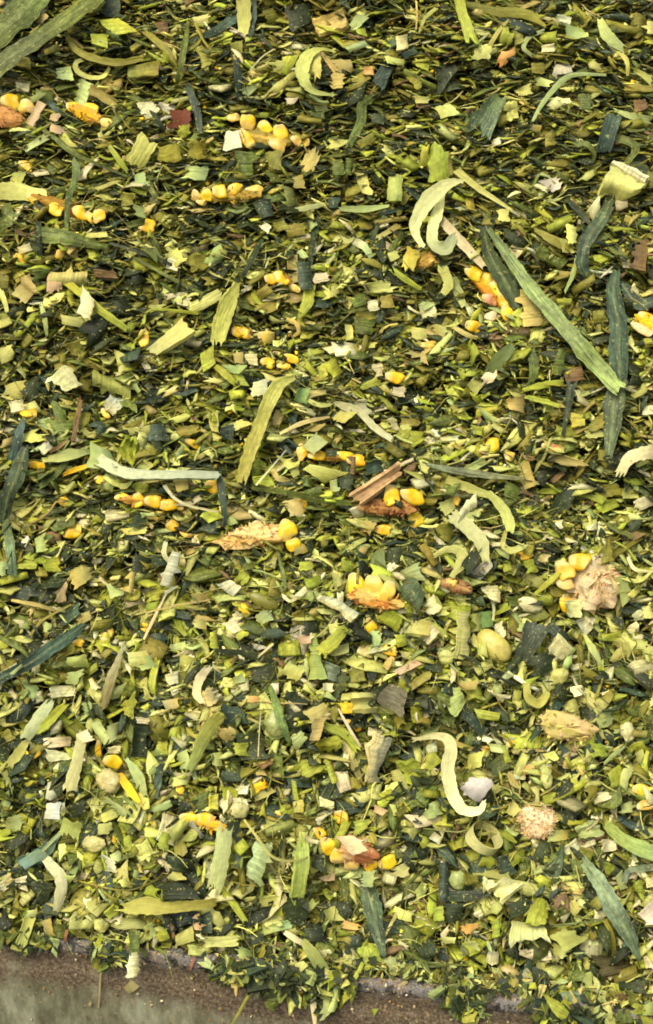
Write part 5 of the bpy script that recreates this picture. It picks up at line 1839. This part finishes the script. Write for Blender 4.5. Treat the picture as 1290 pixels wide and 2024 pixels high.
# ------------------------------------------------------------------ crumbs and fibres clinging to the steel
def wall_point(x, down):
    return RMID + RDIR * x + RDN * down + ROUT * (2.9 * MM if down > 0 else 0)
def wall_crumbs():
    Vs = []; F = []; C = []; base = 0
    for q in range(2600):
        x = random.uniform(-.2, .2)
        if random.random() < .75:
            dn = -4.4 * MM + abs(random.gauss(0, 1.2)) * MM * .6; out = random.uniform(-5.5, 2.6) * MM
            p = RMID + RDIR * x + ROUT * out * .8 + RDN * ((out / MM) ** 2 * .10 - .4) * MM
        else:
            p = wall_point(x, random.expovariate(1 / .012) + 2 * MM)
        L = random.uniform(.3, 1.3) * MM
        tv, tf = random.choice(T_CRUMB + T_STR[:4])
        if len(tv) > 8: L *= 4
        n = rng.normal(0, 1, (3, 3)); qm, _ = np.linalg.qr(n)
        V = tv * L @ qm.T + p
        Vs.append(V); F += [tuple(i + base for i in f) for f in tf]
        C.append(np.tile(tint(random.choice([(190, 176, 128), (168, 150, 100), (150, 120, 84), (120, 110, 60), (200, 190, 150)]), .2), (len(V), 1)))
        base += len(V)
    me = make_mesh("rim_crumbs", np.vstack(Vs), F, np.vstack(Vs)[:, :2], vcol=np.vstack(C), smooth=False)
    o = link("rim_crumbs", me, MAT['pith']); o['kind'] = 'stuff'; o['label'] = 'fine pale crumbs and fibres clinging to the steel lip and wall'
wall_crumbs()
def rim_litter():
    """bits that slid down and lie along the top of the steel lip"""
    Vs = []; F = []; C = []; UV = []; base = 0
    for q in range(1650):
        x = random.uniform(-.24, .24)
        out = random.triangular(-10, 3.2, -6)
        spill = 0
        if q > 1100:      # clumps of wet chop hanging over the lip
            cx, sx, dp = random.choice(((560, 75, 17), (640, 60, 20), (470, 50, 11), (1190, 80, 14), (910, 35, 12), (1080, 60, 8), (240, 25, 6), (80, 60, 5)))
            x = (random.gauss(cx, sx * .55) - 645) * PX
            spill = random.random() ** 1.4 * dp * max(.15, math.exp(-((x / PX + 645 - cx) / sx) ** 2))
            out = random.uniform(2.5, 5.5)
        p = RDN * spill * MM + RMID + RDIR * x + ROUT * out * MM - RDN * (1.2 + max(0, -out - 2) * .55 + random.uniform(-.5, 1.2)) * MM
        tv, tf = random.choice(T_LEAF + T_STALK + T_HUSK + T_STR[:8])
        L = (random.uniform(2, 6) if not spill else random.uniform(3.5, 10)) * MM * (2.2 if len(tv) == 18 else 1)
        n = WUP * .5 + ROUT * .5 + rng.normal(0, .5, 3); n /= np.linalg.norm(n)
        a = np.cross(n, rng.normal(0, 1, 3)); a /= np.linalg.norm(a)
        M = np.stack([a, np.cross(n, a), n], 1)
        T = tv * L
        Vs.append(T @ M.T + p); F += [tuple(i + base for i in f) for f in tf]
        C.append(np.tile(tint(PAL[random.choice('DDDGGOOLPPMTB' if not spill else 'DDDDBGGOLPM')][0], .2), (len(tv), 1))); UV.append(T[:, :2] + random.random())
        base += len(tv)
    me = make_mesh("rim_litter", np.vstack(Vs), F, np.vstack(UV), vcol=np.vstack(C), smooth=False)
    o = link("rim_litter", me, MAT['stalk']); o['kind'] = 'stuff'; o['label'] = 'small leaf and stalk bits lying along the top of the steel lip'
rim_litter()
def on_wall(px, py, out=3.6):
    p0 = RMID + ROUT * out * MM
    return hit_plane(px, py, p0, ROUT)
def wall_piece(name, pts, rgb, label, cat, w=None, mat='husk'):
    P3 = np.array([on_wall(x, y) for x, y in pts]); c0 = P3.mean(0)
    if w:   # a thin straw
        n = 8; k = np.linspace(0, 1, n)
        P = np.zeros((n, 3, 3))
        for i in range(n):
            c = P3[0] * (1 - k[i]) + P3[1] * k[i] + ROUT * .6 * MM * math.sin(k[i] * 3.1)
            for j in range(3): P[i, j] = c + RDIR * (j - 1) * w * PX * .5 + ROUT * (.15 * MM if j == 1 else 0)
    else:
        n = 5; P = np.zeros((n, n, 3)); k = np.linspace(0, 1, n)
        for i in range(n):
            for j in range(n):
                P[i, j] = (P3[0] * (1 - k[i]) + P3[1] * k[i]) * (1 - k[j]) + (P3[3] * (1 - k[i]) + P3[2] * k[i]) * k[j] + ROUT * (.9 * math.sin(k[i] * 3.1) + random.gauss(0, .1)) * MM
    V, F, uv = shell(P - c0, .3 * MM, ROUT)
    me = make_mesh(name, V, F, uv, tint(rgb, .05))
    o = link(name, me, MAT[mat], c0); o['label'] = label; o['category'] = cat
wall_piece('husk_scrap', [(245, 1951), (258, 1936), (276, 1950), (254, 1964)], (196, 178, 112), 'small tan flake stuck to the rust below the strip on the rim', 'husk')
wall_piece('straw', [(199, 1914), (195, 1992)], (190, 164, 104), 'single thin tan straw standing on the rusty steel at the left', 'straw', w=3, mat='stem')
wall_piece('husk_scrap', [(172, 1985), (178, 1979), (182, 1983), (176, 1990)], (190, 176, 120), 'tiny pale speck of husk beside the thin straw on the rust', 'husk')
wall_piece('twig', [(132, 1838), (128, 1862)], (170, 120, 96), 'short pinkish twig leaning on the lip at the left', 'twig', w=5, mat='bark')
wall_piece('twig', [(384, 1890), (376, 1918)], (170, 120, 96), 'short pinkish twig hanging off the lip right of the strip on the rim', 'twig', w=4, mat='bark')

# ------------------------------------------------------------------ labels that single each thing out
LMS = [(t['lm'], t['px']) for t in THINGS if t['lm']]
ORD = ['nearest', 'second', 'third', 'fourth', 'fifth', 'sixth', 'seventh', 'eighth', 'ninth', 'tenth', 'eleventh', 'twelfth', 'thirteenth', 'fourteenth', 'fifteenth', 'sixteenth']
buckets = {}
SIZEW = lambda s: 'tiny' if s < .0032 else 'small' if s < .0052 else 'medium' if s < .0075 else 'large'
for t in THINGS:
    o = t['o']
    o['category'] = t['cat'] or CATS.get(t['kind'], 'husk')
    if t['kind'] in CATS:
        o['group'] = NOUN[t['kind']] + 's in the chopped maize'
    if t['label']:
        o['label'] = t['label']; continue
    best = min(LMS, key=lambda q: (q[1][0] - t['px'][0]) ** 2 + (q[1][1] - t['px'][1]) ** 2)
    dx, dy = t['px'][0] - best[1][0], t['px'][1] - best[1][1]
    side = ('right of' if dx > 0 else 'left of') if abs(dx) > abs(dy) else ('below' if dy > 0 else 'above')
    buckets.setdefault((SIZEW(t['size']), t['word'], NOUN[t['kind']], side, best[0]), []).append((math.hypot(dx, dy), t))
for (sz, word, noun, side, lm), lst in buckets.items():
    lst.sort(key=lambda q: q[0])
    for i, (_, t) in enumerate(lst):
        if len(lst) == 1:
            t['o']['label'] = f"{sz} {word} {noun} {side} {lm}"
        elif i == 0:
            t['o']['label'] = f"{sz} {word} {noun} nearest {side} {lm}"
        else:
            t['o']['label'] = f"{sz} {word} {noun}, {ORD[min(i, 15)]} out, {side} {lm}"
